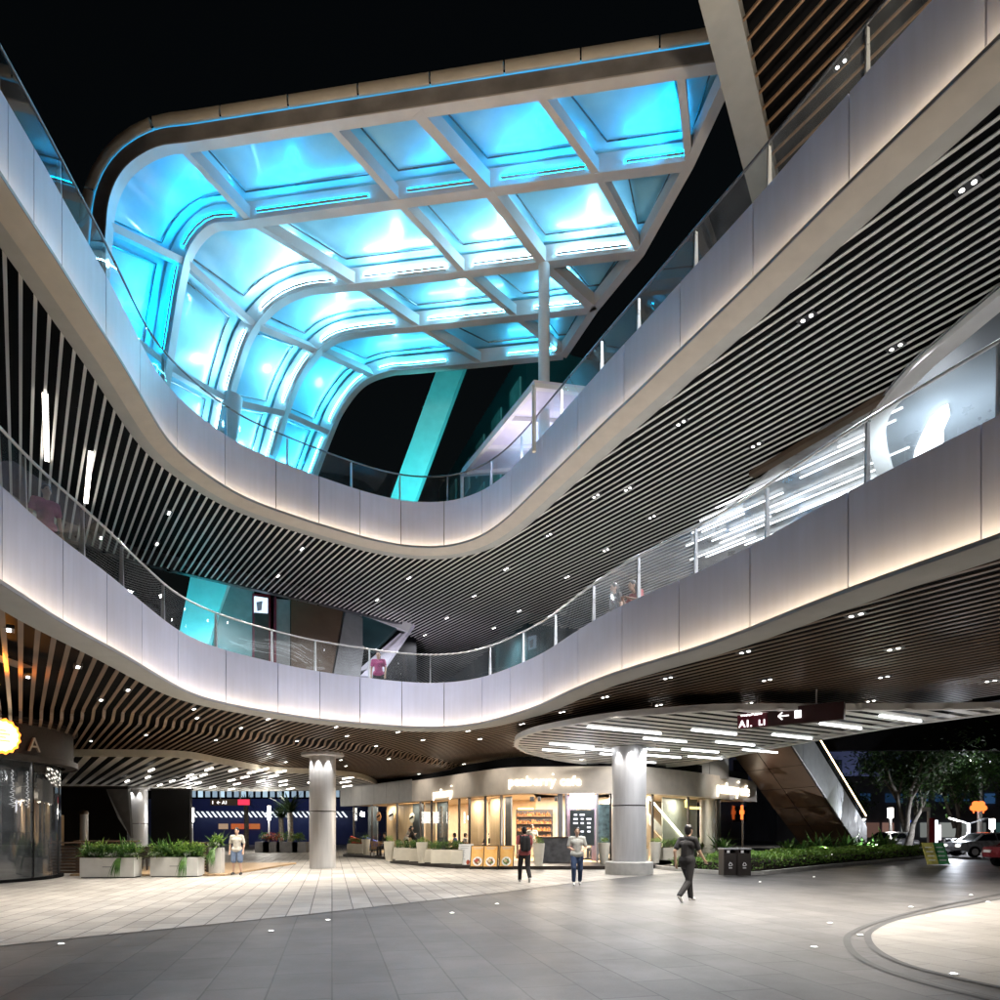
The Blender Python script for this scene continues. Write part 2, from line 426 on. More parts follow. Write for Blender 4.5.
def walkway(name, label, path, hb, ph, joints, posts, trim, rail_h, ledw, railm, tw, td):
    root = thing(name, (path[len(path)//2].x, path[len(path)//2].y, hb), label, 'walkway')
    # fascia panels, a hair apart
    ts = [0] + sorted(t for t in (cut_at(path, j) for j in joints) if t is not None)
    # carry the rhythm on beyond the frame
    step = 7
    first = ts[1]; pre = []
    while first - step > 0: first -= step; pre.append(first)
    last = ts[-1]; post_ = []
    while last + step < len(path)-1: last += step; post_.append(last)
    ts = [0] + sorted(pre) + ts[1:] + post_ + [len(path)-1.001]
    g = .045
    for a, b in zip(ts, ts[1:]):
        if b-a < .3: continue
        s = sub(path, a+g, b-g)
        mb = MB().sweep(s, [(0,hb),(0,hb+ph),(.05,hb+ph),(.05,hb)], True)
        mb.build('fascia_panel', M['panel'], root, True, 35)
    MB().sweep(path, [(.045,hb-.02),(.045,hb+ph-.03),(.2,hb+ph-.03)]).build('fascia_backing', M['black'], root)
    # cove ledge with a light strip lying in it
    MB().sweep(path, [(.02,hb-.10),(-.20,hb-.10),(-.235,hb-.085),(-.235,hb-.022),(-.22,hb-.022),(-.22,hb-.075),(.02,hb-.075)], True).build('cove_ledge', M['grey'], root, True, 30)
    MB().sweep(path, [(-.15,hb-.068),(-.205,hb-.068),(-.205,hb-.055),(-.15,hb-.055)], True).build('light_strip', ledw, root)
    MB().sweep(path, [(-.225,hb-.092),(-.17,hb-.115),(tw*.35,hb-td)]).build('soffit_bevel', trim, root, True, 30)
    MB().sweep(path, [(tw*.35,hb-td),(tw,hb-td-.01),(tw,hb+.1)]).build('soffit_trim', M['trim_grey'], root, True, 30)
    # railing
    p2 = [Vector((p.x+n[0]*.16, p.y+n[1]*.16)) for p, n in zip(path, normals(path))]
    zt = hb+ph+rail_h
    rl = MB().tube([(p.x,p.y,zt) for p in p2], .026, 8).build('railing', railm, root, True)
    pt = sorted(t for t in (cut_at(p2, j) for j in posts) if t is not None)
    first = pt[0]
    while first - step > 0: first -= step; pt.append(first)
    last = max(pt)
    while last + step < len(path)-1: last += step; pt.append(last)
    pt.sort()
    for t in pt:
        p, n = ptat(p2, t); tg = (n[1], -n[0])
        a = Vector((p.x+n[0]*.05, p.y+n[1]*.05))
        mb = MB()
        w0, w1 = .055, .028     # tapering flat post
        A = Vector((n[0],n[1],0)); T = Vector((tg[0],tg[1],0))*.02
        b0 = Vector((a.x,a.y,hb+ph-.2)); b1 = Vector((a.x,a.y,zt-.02))
        mb.hexa([b0-A*w0-T, b0+A*w0-T, b0+A*w0+T, b0-A*w0+T, b1-A*w1-T, b1+A*w1-T, b1+A*w1+T, b1-A*w1+T])
        mb.build('post', M['post'], rl)
    tt = [0] + pt + [len(path)-1.001]
    for a, b in zip(tt, tt[1:]):
        if b-a < .3: continue
        s = sub(p2, a+.05, b-.05)
        MB().sweep(s, [(0,hb+ph-.25),(0,zt-.03)]).build('glass_panel', M['milky'] if hb < 8 and s[0].y > 5 and .12 < s[0].x/s[0].y < .50 else M['glass'], rl, True)
    # deck
    outer = [(p.x+n[0]*.06, p.y+n[1]*.06) for p, n in zip(path, normals(path))]
    MB().sweep(path, [(.06,hb+ph-.05),(3.2,hb+ph-.05),(3.2,hb+.95),(.06,hb+.95)]).build('deck', M['concrete'], root)
    return root
ju = [8,34,62,106,140,177,225,276,319,360,401,444,482,511,542,578,624,680,753,849,986]
jl = [2,63,107,142,178,226,278,320,360,402,444,482,510,543,578,622,679,750,848,981]
pu = [62,107,165,227,288,352,400,447,490,520,560,600,637,694,767,865]
pl = [27,85,124,165,217,273,316,370,430,489,522,554,592,637,694,765,865,997]
W1 = walkway('ring_walkway', 'lower lavender panelled ring walkway with glass railing, warm light strip and brown slatted underside', PL, HB1, 1.53, jl, pl, M['trim_grey'], 1.02, M['led_warm'], M['steel'], .30, .13)
W2 = walkway('ring_walkway', 'upper lavender panelled ring walkway with glass railing, warm light strip and pale slatted underside', PU, HB2, 1.55, ju, pu, M['trim_tan'], .93, M['led_warm'], M['rail'], .44, .20)
def opening(path, off):
    q = [Vector((p.x+n[0]*off, p.y+n[1]*off)) for p, n in zip(path, normals(path))]
    return q
hole_u = opening(PU, .41); hole_l = opening(PL, .27)
# ---- slatted ceiling under the upper walkway
ZS2 = HB2 - .19
out_u = [Vector(q) for q in ((-34,-4),(-34,21.5),(-14.2,21.5),(-12.6,24.2),(-6.3,29.6),(-4.0,31.9),(-5.3,36),(-5.3,52),(34,52),(34,-4))]
clip = [q for q in hole_u]
clip = [Vector((clip[0].x, -9))] + clip + [Vector((clip[-1].x, -9))]
runs = slat_runs(out_u, [clip], DIR, .215)
slats(runs, ZS2, .058, .015).build('slat_ceiling', M['slat_white'], W2)
def plate_with_hole(outer, hole, z):
    """ceiling backing: outer polygon minus the opening, filled through curve tessellation"""
    from mathutils.geometry import tessellate_polygon, delaunay_2d_cdt
    pts = [Vector((p[0],p[1])) for p in outer] + [Vector((p[0],p[1])) for p in hole]
    n = len(outer); m = len(hole)
    ed = [(i,(i+1)%n) for i in range(n)] + [(n+i, n+(i+1)%m) for i in range(m)]
    v, e, f, *_ = delaunay_2d_cdt(pts, ed, [], 0, 1e-4)
    mb = MB(); mb.v = [(p.x,p.y,z) for p in v]
    for t in f:
        c = sum((v[i] for i in t), Vector((0,0)))/len(t)
        if inside(c, outer) and not inside(c, hole): mb.f.append(tuple(t))
    return mb
plate_with_hole(out_u, clip, ZS2+.5).build('ceiling_backing', M['black'], W2)
MB().sweep([out_u[i] for i in (2,3,4,5,6)], [(0,ZS2-.03),(0,ZS2+.7),(.25,ZS2+.7),(.25,ZS2-.03)], True).build('soffit_edge', M['rail'], W2)
# ---- slatted ceiling under the lower walkway, with its curved drop
ZS1 = HB1 - .12
curve = [atz(*q, ZS1-.15).to_2d() for q in ((40,716),(76,717),(108,716),(150,722),(190,727),(240,735),(300,742),(340,746),(380,752),(430,761),(462,769))]
curve = resample(spline([curve[0]+(curve[0]-curve[1])*4] + curve + [curve[-1]+(curve[-1]-curve[-2])*3], 6), .3)
def drop(p):
    best = 1e9; s = 0
    for i in range(0, len(curve)-1, 2):
        c = curve[i]; d2 = (p-c).length_squared
        if d2 < best:
            best = d2; t = (curve[i+1]-curve[i]); s = t.x*(p.y-c.y) - t.y*(p.x-c.x)
    d = math.copysign(math.sqrt(best), s)
    k = min(1, max(0, (d+.45)/.9)); k = k*k*(3-2*k)
    return -.26*k
out_l = [Vector(q) for q in ((-34,-4),(-34,56),(-12,56),(-3,44),(2,35),(9,34),(9.75,29.0),(11.4,22.6),(12.95,17.7),(16.4,8.2),(20,-4))]
clipl = [Vector((hole_l[0].x, -9))] + list(hole_l) + [Vector((hole_l[-1].x, -9))]
runs = slat_runs(out_l, [clipl], DIR, .25)
near = [r for r in runs if (r[0].x+r[1].x)/2 < 12]
slats(runs, ZS1, .085, .014, drop, .15).build('slat_ceiling', M['slat_brown'], W1)
plate_with_hole(out_l, clipl, ZS1+.6).build('ceiling_backing', M['black'], W1)
# ================================================================= recessed lights
def downlight_proto(label, group, power, col, ang):
    r = thing('downlight', (0,0,0), label, 'ceiling light', group)
    lamp('SPOT', 'downlight_lamp', (0,0,-.05), power, col, r, spot_size=math.radians(ang), spot_blend=.7, shadow_soft_size=.06)
    MB().obox((0,0), DIR, .34, .16, .0, .06).build('housing', M['rail'], r)
    for s in (-1,1):
        MB().lathe(DIR.x*.08*s, DIR.y*.08*s, [(.034,-.006),(.034,.004)], 14).build('lens', M['lens'], r)
    return r
DLU = [(968,186),(896,347),(807,318),(756,445),(681,423),(652,517),(596,496),(628,489),(549,535),(606,550),(506,569),(567,577),(409,578),(474,596),(519,611),(377,600),(447,618),(494,628),(425,635),(169,513),(157,544),(302,549),(278,576),(101,538)]
DLL = [(78,667),(101,700),(128,690),(194,709),(197,718),(241,728),(146,735),(91,741),(9,630),(28,677),(216,740),(347,736),(376,746),(268,719),(336,727),(398,732),(297,741),(269,754),(286,762),(341,760),(346,766),(389,759),(214,758),(423,740),(468,731),(480,739),(522,724),(419,774),(464,764),(668,678),(605,697),(659,705),(745,652),(562,712),(749,703),(856,615),(894,649),(884,677),(767,680),(871,701),(991,681),(995,703)]
SPOT_L = 375; SPOT_R = 790; SPOT_U = 430
def place_downlights(proto, px, z, dropped):
    for i, (x, y) in enumerate(px):
        zz = z
        if dropped:
            p = atz(x, y, z); zz = z + drop(p.to_2d())
        p = atz(x, y, zz)
        o = proto if i == 0 else copy_tree(proto)
        o.location = (p.x, p.y, zz-.005)
place_downlights(downlight_proto('small recessed twin downlight set between brown ceiling slats', 'downlights in the brown slat ceiling', SPOT_L, (1,.93,.83), 105), [q for q in DLL if q[0] < 560], ZS1, True)
place_downlights(downlight_proto('small recessed twin downlight set between brown ceiling slats', 'downlights in the brown slat ceiling', SPOT_R, (1,.92,.82), 110), [q for q in DLL if q[0] >= 560], ZS1, True)
place_downlights(downlight_proto('small recessed twin downlight set between pale ceiling slats', 'downlights in the pale slat ceiling', SPOT_U, (.97,.96,1), 155), DLU, ZS2, False)
# stick lights along the pale slats at the left
for (x0,y0,x1,y1) in ((45,394,47,460),(91,452,86,502)):
    a = atz(x0,y0,ZS2-.03); b = atz(x1,y1,ZS2-.03)
    t = thing('linear_light', ((a.x+b.x)/2,(a.y+b.y)/2,ZS2-.05), {45:'long white stick light in the pale slats, higher of the two at the left',91:'white stick light in the pale slats just above the left glass railing'}[x0], 'ceiling light', 'stick lights in the pale slat ceiling')
    MB().bar(a+Vector((0,0,-.01)), b+Vector((0,0,-.01)), .10, .05).build('diffuser', M['linear'], t)
    MB().bar(a+Vector((0,0,.035)), b+Vector((0,0,.035)), .13, .04).build('housing', M['rail'], t)
# ================================================================= blue lit canopy
HR = 1.6 + 17.0
RD = Vector((1, -.145)).normalized()
RIB = [
 [(735,62.5),(704,67),(440,110),(300,128),(200,142),(160,149),(130,171),(114,200),(109,240),(107,270),(103,330)],
 [(689,181),(640,184.5),(440,199),(300,208),(240,213),(212,228),(192,252),(183,285),(174,340),(167,385)],
 [(640,250),(544,262),(420,280),(341,289),(306,294),(277,307),(253,335),(240,370),(233,394),(226,430)],
 [(594,314),(544,320),(420,329),(354,336),(328,346),(308,368),(295,392),(286,418),(275,456)],
 [(563,358),(544,360),(420,371),(389,373),(363,385),(343,410),(332,434),(317,473)],
]
ref = [(440,110),(440,199),(420,280),(420,329),(420,371)]
DECK = HB2 + 1.4
canopy = thing('glass_canopy', (-2, 20, DECK), 'glowing blue vaulted glass canopy on curved white ribs above the upper ring walkway', 'canopy')
ribs = []; refp = []
for r, q in zip(RIB, ref):
    p0 = atz(q[0], q[1], HR).to_2d(); refp.append(p0)
    pts = [onplane(x, y, p0, RD) for x, y in r]
    for k in range(len(pts)):            # keep the flat run level
        if pts[k].z > HR-.25 or k < 3: pts[k].z = HR
    e = pts[-1] + (pts[-1]-pts[-2]).normalized()*2.2
    while e.z > DECK + .3: e = e + (pts[-1]-pts[-2]).normalized()*.6
    pts = spline(pts + [e], 8); ribs.append(pts)
def rib_at(i, px, py=None):
    """point on rib i nearest the photo pixel"""
    best = None; bd = 1e9
    for p in ribs[i]:
        x = 500+F*p.x/p.y; y = HZ-F*(p.z-CZ)/p.y
        d = (x-px)**2 + ((y-py)**2 if py is not None else 0)
        if d < bd: bd = d; best = p
    return best.copy()
RW, RH = .29, .50
def rib_mb(pts, w, h, below=0):
    """curved beam: inner face follows pts, depth h outward from the vault"""
    mb = MB(); n = Vector((RD.x, RD.y, 0)); sidev = Vector((-RD.y, RD.x, 0)); m = len(pts)
    for i, p in enumerate(pts):
        t = (pts[min(i+1,m-1)] - pts[max(i-1,0)]).normalized()
        o = sidev.cross(t)                  # outward: up on the flat run
        if i == 0 and o.z < 0: pass
        o = o if o.z >= -.2 and (o.z > .2 or o.x < 0) else -o
        for a, b in ((-w/2,0),(w/2,0),(w/2,h),(-w/2,h)): mb.v.append(tuple(p + sidev*a + o*b))
    for i in range(m-1):
        for j in range(4):
            k = (j+1) % 4; mb.f.append((i*4+j, i*4+k, (i+1)*4+k, (i+1)*4+j))
    mb.f.append((0,1,2,3)); q = (m-1)*4; mb.f.append((q+3,q+2,q+1,q)); return mb
def outward(i, k):
    pts = ribs[i]; m = len(pts); t = (pts[min(k+1,m-1)] - pts[max(k-1,0)]).normalized()
    o = Vector((-RD.y, RD.x, 0)).cross(t)
    return o if o.z >= -.2 and (o.z > .2 or o.x < 0) else -o
for i, pts in enumerate(ribs):
    rib_mb(pts, RW if i else .27, RH if i else .40).build('rib', M['frame'], canopy, True, 40)
# dark web of the front rib and the pale bullnose fascia before it
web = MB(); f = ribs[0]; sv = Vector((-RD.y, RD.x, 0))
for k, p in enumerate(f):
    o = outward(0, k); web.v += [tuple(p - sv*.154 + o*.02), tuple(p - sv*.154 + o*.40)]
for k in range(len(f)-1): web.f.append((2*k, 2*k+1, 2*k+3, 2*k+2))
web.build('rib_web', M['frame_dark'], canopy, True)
nose_prof = [(.12,.50),(.15,.44),(.20,.43),(.225,.45),(.25,.56),(.245,.67),(.22,.70),(.0,.71)]
segs = 15; n_ = len(f)
acc = [0]
for a, b in zip(f, f[1:]): acc.append(acc[-1] + (b-a).length)
def along(pts, acc, s):
    for k in range(len(pts)-1):
        if acc[k+1] >= s:
            u = (s-acc[k])/(acc[k+1]-acc[k]); return pts[k].lerp(pts[k+1], u), k
    return pts[-1], len(pts)-2
SEG = 1.75
s = 0
while s < acc[-1]-.5:
    mb = MB(); st = 5
    for q in range(st+1):
        p, k = along(f, acc, min(acc[-1], s + .02 + (SEG-.04)*q/st)); o = outward(0, k)
        for a, b in nose_prof: mb.v.append(tuple(p - sv*a + o*b))
    m = len(nose_prof)
    for q in range(st):
        for j in range(m-1): mb.f.append((q*m+j, q*m+j+1, (q+1)*m+j+1, (q+1)*m+j))
    mb.build('fascia_panel', M['trim_tan'], canopy, True, 40); s += SEG
# purlins
PUR = [
 [(0,735,62.5),(1,689,181),(2,640,250),(3,594,314),(4,563,358)],   # slanting right-hand edge beam
 [(0,682,70),(1,695,180)],
 [(0,545,95),(1,600,188),(2,640,250)],
 [(0,425,112),(1,487,196),(2,548,262),(3,598,314)],
 [(0,328,126),(1,393,202),(2,468,273),(3,521,322),(4,563,358)],
 [(0,178,146),(1,252,212),(2,357,288),(3,420,329),(4,485,365)],
 [(1,258,212),(2,268,312)],
 [(0,108,225),(1,188,262),(2,259,325),(3,319,354),(4,376,378)],
 [(0,105,315),(1,170,366),(2,232,400),(3,287,415),(4,332,434)],
]
PUR.pop(6)
pur_pts = []
for ip, row in enumerate(PUR):
    pp = []
    for (i, x, y) in row:
        p = rib_at(i, x, y)
        k = min(range(len(ribs[i])), key=lambda k: (ribs[i][k]-p).length)
        pp.append((i, k, p, outward(i, k)))
    pur_pts.append(pp)
    for a, b in zip(pp, pp[1:]):
        o = ((a[3]+b[3])/2).normalized()
        w, h = (.26,.42) if ip in (0,3) else (.18,.34)
        oo = .03 if ip not in (0,3) else -.004
        MB().bar(a[2]+o*(h/2+oo), b[2]+o*(h/2+oo), w, h, o).build('purlin', M['frame'], canopy)
# panes: one sheet per bay, lying on the outside of the ribs
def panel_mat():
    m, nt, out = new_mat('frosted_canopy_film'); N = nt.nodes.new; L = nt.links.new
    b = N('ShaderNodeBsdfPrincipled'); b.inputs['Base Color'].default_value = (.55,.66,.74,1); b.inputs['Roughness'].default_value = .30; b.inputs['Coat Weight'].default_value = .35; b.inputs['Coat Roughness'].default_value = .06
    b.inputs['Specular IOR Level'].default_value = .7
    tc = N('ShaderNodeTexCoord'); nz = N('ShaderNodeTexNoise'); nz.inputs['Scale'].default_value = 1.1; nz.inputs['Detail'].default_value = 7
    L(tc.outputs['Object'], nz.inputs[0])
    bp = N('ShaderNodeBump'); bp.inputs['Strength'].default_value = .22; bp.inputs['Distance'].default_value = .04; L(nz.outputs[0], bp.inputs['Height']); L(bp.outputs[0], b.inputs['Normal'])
    mx = N('ShaderNodeMix'); mx.data_type = 'RGBA'; mx.inputs['A'].default_value = (.24,.54,.68,1); mx.inputs['B'].default_value = (.32,.65,.76,1)  # blue of the LED light is partly put into the film colour
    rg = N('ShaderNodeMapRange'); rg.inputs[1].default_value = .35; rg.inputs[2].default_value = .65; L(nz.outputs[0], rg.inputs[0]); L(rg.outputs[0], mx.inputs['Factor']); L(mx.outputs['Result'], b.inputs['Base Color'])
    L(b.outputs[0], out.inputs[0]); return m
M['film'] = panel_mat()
LIFT = .60
rows_at = [dict() for _ in range(5)]
for ip, pp in enumerate(pur_pts):
    for (i, k, p, o) in pp: rows_at[i][ip] = k
order = [0,1,2,3,4,5,6,7]
LB = {0:(.05,.36,1.0), 1:(.16,.55,1.0), 2:(.14,.60,1.0), 3:(.12,.62,1.0)}
BAYP = [80,190,190,170]; BAYC = [(.0,.40,1),(.06,.52,1),(.05,.55,1),(.02,.56,1)]
STR = [[8,95,85,20,38,60,80,70],[10,150,170,190,150,110,130,110],[60,90,120,150,110,100,90,80],[50,80,110,110,100,90,90,80]]
def barmat(i, j):
    s = STR[i][min(j,7)]; k = 'bar_%d_%d' % (i, s)
    if k not in M: M[k] = emat('led_bar_'+('deep','pale','pale','cyan')[i], ((.0,.50,1),(.32,.72,1),(.20,.70,1),(.08,.66,1))[i], s*.65)
    return M[k]
M['bar_soft'] = emat('soft_led_bar', (.05,.50,1.0), 34)
M['bar_blue'] = emat('blue_led_bar', (.01,.42,1.0), 80)
M['bar_cyan'] = emat('cyan_led_bar', (.22,.66,1.0), 170)
def rib_seg(i, k0, k1, n=9):
    k0, k1 = min(k0,k1), max(k0,k1)
    return [k0 + (k1-k0)*j/(n-1) for j in range(n)]
def rp(i, kf):
    k = min(int(kf), len(ribs[i])-2); u = kf-k
    p = ribs[i][k].lerp(ribs[i][k+1], u); o = outward(i, k).lerp(outward(i, k+1), u).normalized(); return p, o
for i in range(4):
    ra, rb = rows_at[i], rows_at[i+1]
    # bays between consecutive purlins reaching both ribs; the two ends run out to the edge beam and the deck
    common = [q for q in order if q in ra and q in rb]
    ka = [ra[q] for q in common] + [len(ribs[i])-1]; kb = [rb[q] for q in common] + [len(ribs[i+1])-1]
    ka[0] = 0; kb[0] = 0
    for j in range(len(ka)-1):
        if ka[j+1] - ka[j] < 1 and kb[j+1]-kb[j] < 1: continue
        A = rib_seg(i, ka[j], ka[j+1]); B = rib_seg(i+1, kb[j], kb[j+1])
        mb = MB(); nv = 5
        for a, b in zip(A, B):
            pa, oa = rp(i, a); pb, ob = rp(i+1, b)
            for v in range(nv+1):
                u = v/nv; o = oa.lerp(ob, u).normalized()
                # film bellies outward a little between its edges
                mb.v.append(tuple(pa.lerp(pb, u) + o*(LIFT + .025*math.sin(PI*u))))
        for a in range(len(A)-1):
            for v in range(nv): mb.f.append((a*(nv+1)+v, a*(nv+1)+v+1, (a+1)*(nv+1)+v+1, (a+1)*(nv+1)+v))
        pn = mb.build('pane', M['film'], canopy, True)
        if len(A) and (rp(i,A[0])[0]-rp(i,A[-1])[0]).length > .8:
            def fp(a_, b_, u):
                pa, oa = rp(i, a_); pb, ob = rp(i+1, b_); o = oa.lerp(ob,u).normalized(); return pa.lerp(pb,u) + o*(LIFT-.03)
            La = (rp(i,A[0])[0]-rp(i,A[-1])[0]).length; e_ = min(.25,.26/La); AA = [A[0]+(A[-1]-A[0])*(e_+(1-2*e_)*q/8) for q in range(9)]; BB = [B[0]+(B[-1]-B[0])*(e_+(1-2*e_)*q/8) for q in range(9)]
            lp = [fp(a_,b_,.13) for a_,b_ in zip(AA,BB)] + [fp(a_,b_,.84) for a_,b_ in zip(AA[::-1],BB[::-1])]; lp.append(lp[0])
            MB().tube(lp, .022, 6).build('gasket', M['rail'], pn)
        # light bars lie in slim upward open channels: one along the far rib, one along each purlin
        LM = barmat(i, j)
        SVV = Vector((-RD.y,RD.x,0))
        def channel(pts, outs, side, LM=LM):
            lb_ = MB().tube([p + o*.10 for p, o in zip(pts, outs)], .018, 6).build('light_bar', LM, canopy)
            mb = MB()
            for p, o in zip(pts, outs): mb.v += [tuple(p + side*.04 + o*.062), tuple(p + side*.04 + o*.055), tuple(p - side*.045 + o*.055), tuple(p - side*.045 + o*.062)]
            for k in range(len(pts)-1):
                for q in range(3): mb.f.append((k*4+q,k*4+q+1,k*4+q+5,k*4+q+4))
            mb.build('light_channel', M['grey'], lb_)
        if B[-1]-B[0] > .5:
            bm = (B[0]+B[-1])/2; pb_, ob_ = rp(i+1, bm); pa_, oa_ = rp(i, (A[0]+A[-1])/2)
            q0_ = pb_ - SVV*.45 + ob_*.02; L_ = (rp(i+1,B[0])[0]-rp(i+1,B[-1])[0]).length
            if L_ > .7: lamp('SPOT','bay_floodlight',q0_,STR[i][min(j,7)]*(.85,.5,.56,.64)[i]*min(1.3,L_/2.2),((.0,.44,1),(.36,.72,1),(.22,.68,1),(.08,.62,1))[i],canopy,spot_size=math.radians(165),spot_blend=.6,shadow_soft_size=.12,target=pa_.lerp(pb_,.62)+ob_*.5)
            pts, outs = [], []
            for b in B[1:-1]:
                p, o = rp(i+1, b); pts.append(p - SVV*.20 + o*.10); outs.append(o)
            if (pts[0]-pts[-1]).length > .5: channel(pts, outs, SVV)
        if False:
            pa, oa = rp(i, ka[j]); pb, ob = rp(i+1, kb[j]); t = (ribs[i][max(0,ka[j]-2)]-ribs[i][min(len(ribs[i])-1, ka[j]+2)]).normalized()
            off = .22
            channel([pa.lerp(pb,u) + oa.lerp(ob,u)*.06 + t*off for u in (.14,.38,.62,.86)], [oa.lerp(ob,u) for u in (.14,.38,.62,.86)], t, M['bar_soft'])
# strip of film and a bar in the gap behind the bullnose
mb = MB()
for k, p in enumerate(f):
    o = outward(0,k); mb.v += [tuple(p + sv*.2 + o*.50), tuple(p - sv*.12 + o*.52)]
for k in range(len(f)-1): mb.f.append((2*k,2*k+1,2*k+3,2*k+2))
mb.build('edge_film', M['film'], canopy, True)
MB().tube([p - sv*.02 + outward(0,k)*.43 for k, p in enumerate(f)], .016, 6).build('light_bar', emat('edge_led_bar',(.05,.55,1),2.5), canopy)
# slender post carrying the canopy
tp = rib_at(2, 548, 262)
MB().lathe(tp.x, tp.y, [(.17,DECK-.4),(.17,tp.z)], 20).build('post', M['white'], canopy, True, 40)
# pale post bases where the third rib lands on the deck
b = ribs[2][-1]
q = onplane(233, 396, refp[2], RD)
MB().tube([q, q + (b-q)*1.0 + Vector((.2,0,0))], [.30,.36], 14).build('rib_base', M['frame'], canopy, True, 40)
# ================================================================= roof overhang at the upper right
ZR = 1.6 + 16.2
ea = atz(718, 0, ZR).to_2d(); eb = atz(765, 195, ZR).to_2d(); ed = (eb-ea).normalized()
roof = thing('roof_overhang', (8, 12, ZR), 'dark roof overhang with thin copper slats and a broad pale edge beam, top right', 'roof')
MB().bar((*(ea-ed*9),ZR+.2),(*(eb+ed*3.0),ZR+.2), .66, .4).build('edge_beam', M['trim_grey'], roof)
en = Vector((ed.y, -ed.x))
poly = [ea-ed*9+en*.3, eb+ed*3+en*.3, eb+ed*3+en*22, ea-ed*9+en*22]
slats(slat_runs(poly, [], (.52,-.855), .36), ZR+.1, .045, .05).build('slat_ceiling', M['slat_copper'], roof)
MB().poly([(p.x,p.y,ZR+.45) for p in poly]).build('ceiling_backing', M['black'], roof)
p = atz(841, 66, ZR+.05)
d2 = downlight_proto('twin downlight between thin copper slats of the roof overhang', 'downlights in the roof overhang', 900, (.95,.95,1), 150)
d2.location = (p.x,p.y,ZR+.09)
lamp('AREA','deck_fill_light',(7.6,10.5,DECK+.3),170,(1,.84,.64),roof,size=.8,target=(4.5,15.5,ZR))  # unseen lamp added to brighten the roof slats and edge beam
lamp('SPOT','fascia_fill_light',(-5.2,9.5,DECK+.2),480,(1,.80,.56),canopy,spot_size=math.radians(95),spot_blend=.8,target=(-1.5,16.4,20.5))  # added lamp, stands in for warm light rising from the floor
# ================================================================= behind the railings, upper level
def beam4(name, px, Y0, Y1, th, m, parent):
    """slab seen as the quad px, near edge at depth Y0 (top) to Y1 (bottom), th deep"""
    a = [aty(px[0][0],px[0][1],Y0), aty(px[1][0],px[1][1],Y0), aty(px[2][0],px[2][1],Y1), aty(px[3][0],px[3][1],Y1)]
    b = [q + Vector((0,th,0)) for q in a]
    return MB().hexa(a + b).build(name, m, parent)
M['teal'] = pmat('painted_column_white', (.62,.7,.7), .45, 0, .05)
col = thing('leaning_column', (-3.5, 30, DECK), 'tall leaning column washed in teal light behind the upper glass railing', 'column')
beam4('shaft', [(451,330),(478,330),(404,530),(379,530)], 31, 30, .5, M['teal'], col)
lamp('SPOT', 'flood_lamp', (-1.5, 26.0, DECK+.3), 2600, (.05,.85,.9), col, spot_size=math.radians(75), spot_blend=.6, target=(-2.6,30.5,19.5))
M['teal_wall'] = pmat('dark_teal_facade', (.03,.075,.085), .35, .1, .2, .6)
bl = thing('far_building', (2, 36, DECK), 'dark teal facade with recessed windows seen beyond the canopy post', 'building')
pA = Vector((1.2,31.5)); pB = Vector((-3.9,45)); fn = (pB-pA).normalized(); fr = Vector((-fn.y, fn.x))*-1
mb = MB(); q = [pA, pB, pB+fr*16, pA+fr*16]; mb.prism([(v.x,v.y) for v in q], 8, 23.5); mb.build('wall', M['teal_wall'], bl)
for r in range(4):
    for k in range(5):
        c = pA + fn*(1.3+2.5*k) - fr*.03; w = MB().obox(c, fn, 1.3, .08, 13.2+2.5*r, 14.9+2.5*r); w.build('window', M['frame_dark'], bl)
# pale lit skylight box beside the post
sk = thing('skylight_canopy', (1, 22, DECK), 'pale lilac lit glass skylight frame behind the upper railing beside the white post', 'skylight')
Zk = 1.6 + 12.6
k4 = [atz(534,384,Zk), atz(600,392,Zk), atz(520,468,Zk), atz(462,472,Zk)]
M['lilac'] = pmat('lilac_panel', (.7,.68,.75), .4, 0, .04)
MB().hexa([v for v in k4] + [v+Vector((0,0,.12)) for v in k4]).build('roof_panel', M['lilac'], sk)
for u in (0,.33,.66,1):
    MB().bar(k4[0].lerp(k4[3],u)-Vector((0,0,.07)), k4[1].lerp(k4[2],u)-Vector((0,0,.07)), .16,.13).build('cross_bar', M['white'], sk)
for s0, s1 in ((0,3),(1,2)):
    MB().bar(k4[s0]-Vector((0,0,.10)), k4[s1]-Vector((0,0,.10)), .12,.17).build('side_bar', M['white'], sk)
for v in (k4[0],k4[1],k4[2],k4[3]): MB().lathe(v.x,v.y,[(.06,DECK-.2),(.06,v.z-.1)],8).build('leg', M['white'], sk)
lamp('AREA', 'skylight_lamp', (1.3,21.8,DECK+.4), 45, (.8,.76,1), sk, size=2.0, target=(1.2,22,20))
# ================================================================= second floor behind the lower railing
FL = HB1 + 1.4
core = thing('lift_lobby', (-8, 30, FL), 'faceted dark lift lobby wall with brown and grey panels beyond the lower glass railing', 'wall')
P0 = Vector((-13.2,25.6)); P1 = Vector((-3.2,34.2)); cd = (P1-P0).normalized()
def cw(px, py): return onplane(px, py, P0, cd)
def facet(pts, m, name, push=0):
    nrm = Vector((cd.y,-cd.x,0))
    a = [cw(*p)+nrm*push for p in pts]; b = [v - nrm*.25 for v in a]
    n = len(a); mb = MB(); mb.v = [tuple(v) for v in a+b]; mb.f = [tuple(range(n)), tuple(range(n,2*n))[::-1]] + [(i,n+i,n+(i+1)%n,(i+1)%n) for i in range(n)]
    return mb.build(name, m, core)
M['lobby_grey'] = pmat('lobby_grey_panel', (.24,.24,.24), .35, .3, .08)
facet([(224,560),(420,560),(420,700),(224,700)], M['black'], 'back_wall', -.3)
facet([(221,606),(228,585),(254,590),(256,690),(205,690)], M['lobby_grey'], 'angled_panel')
facet([(291,598),(345,600),(329,690),(291,690)], M['brownpanel'], 'brown_panel', .02)
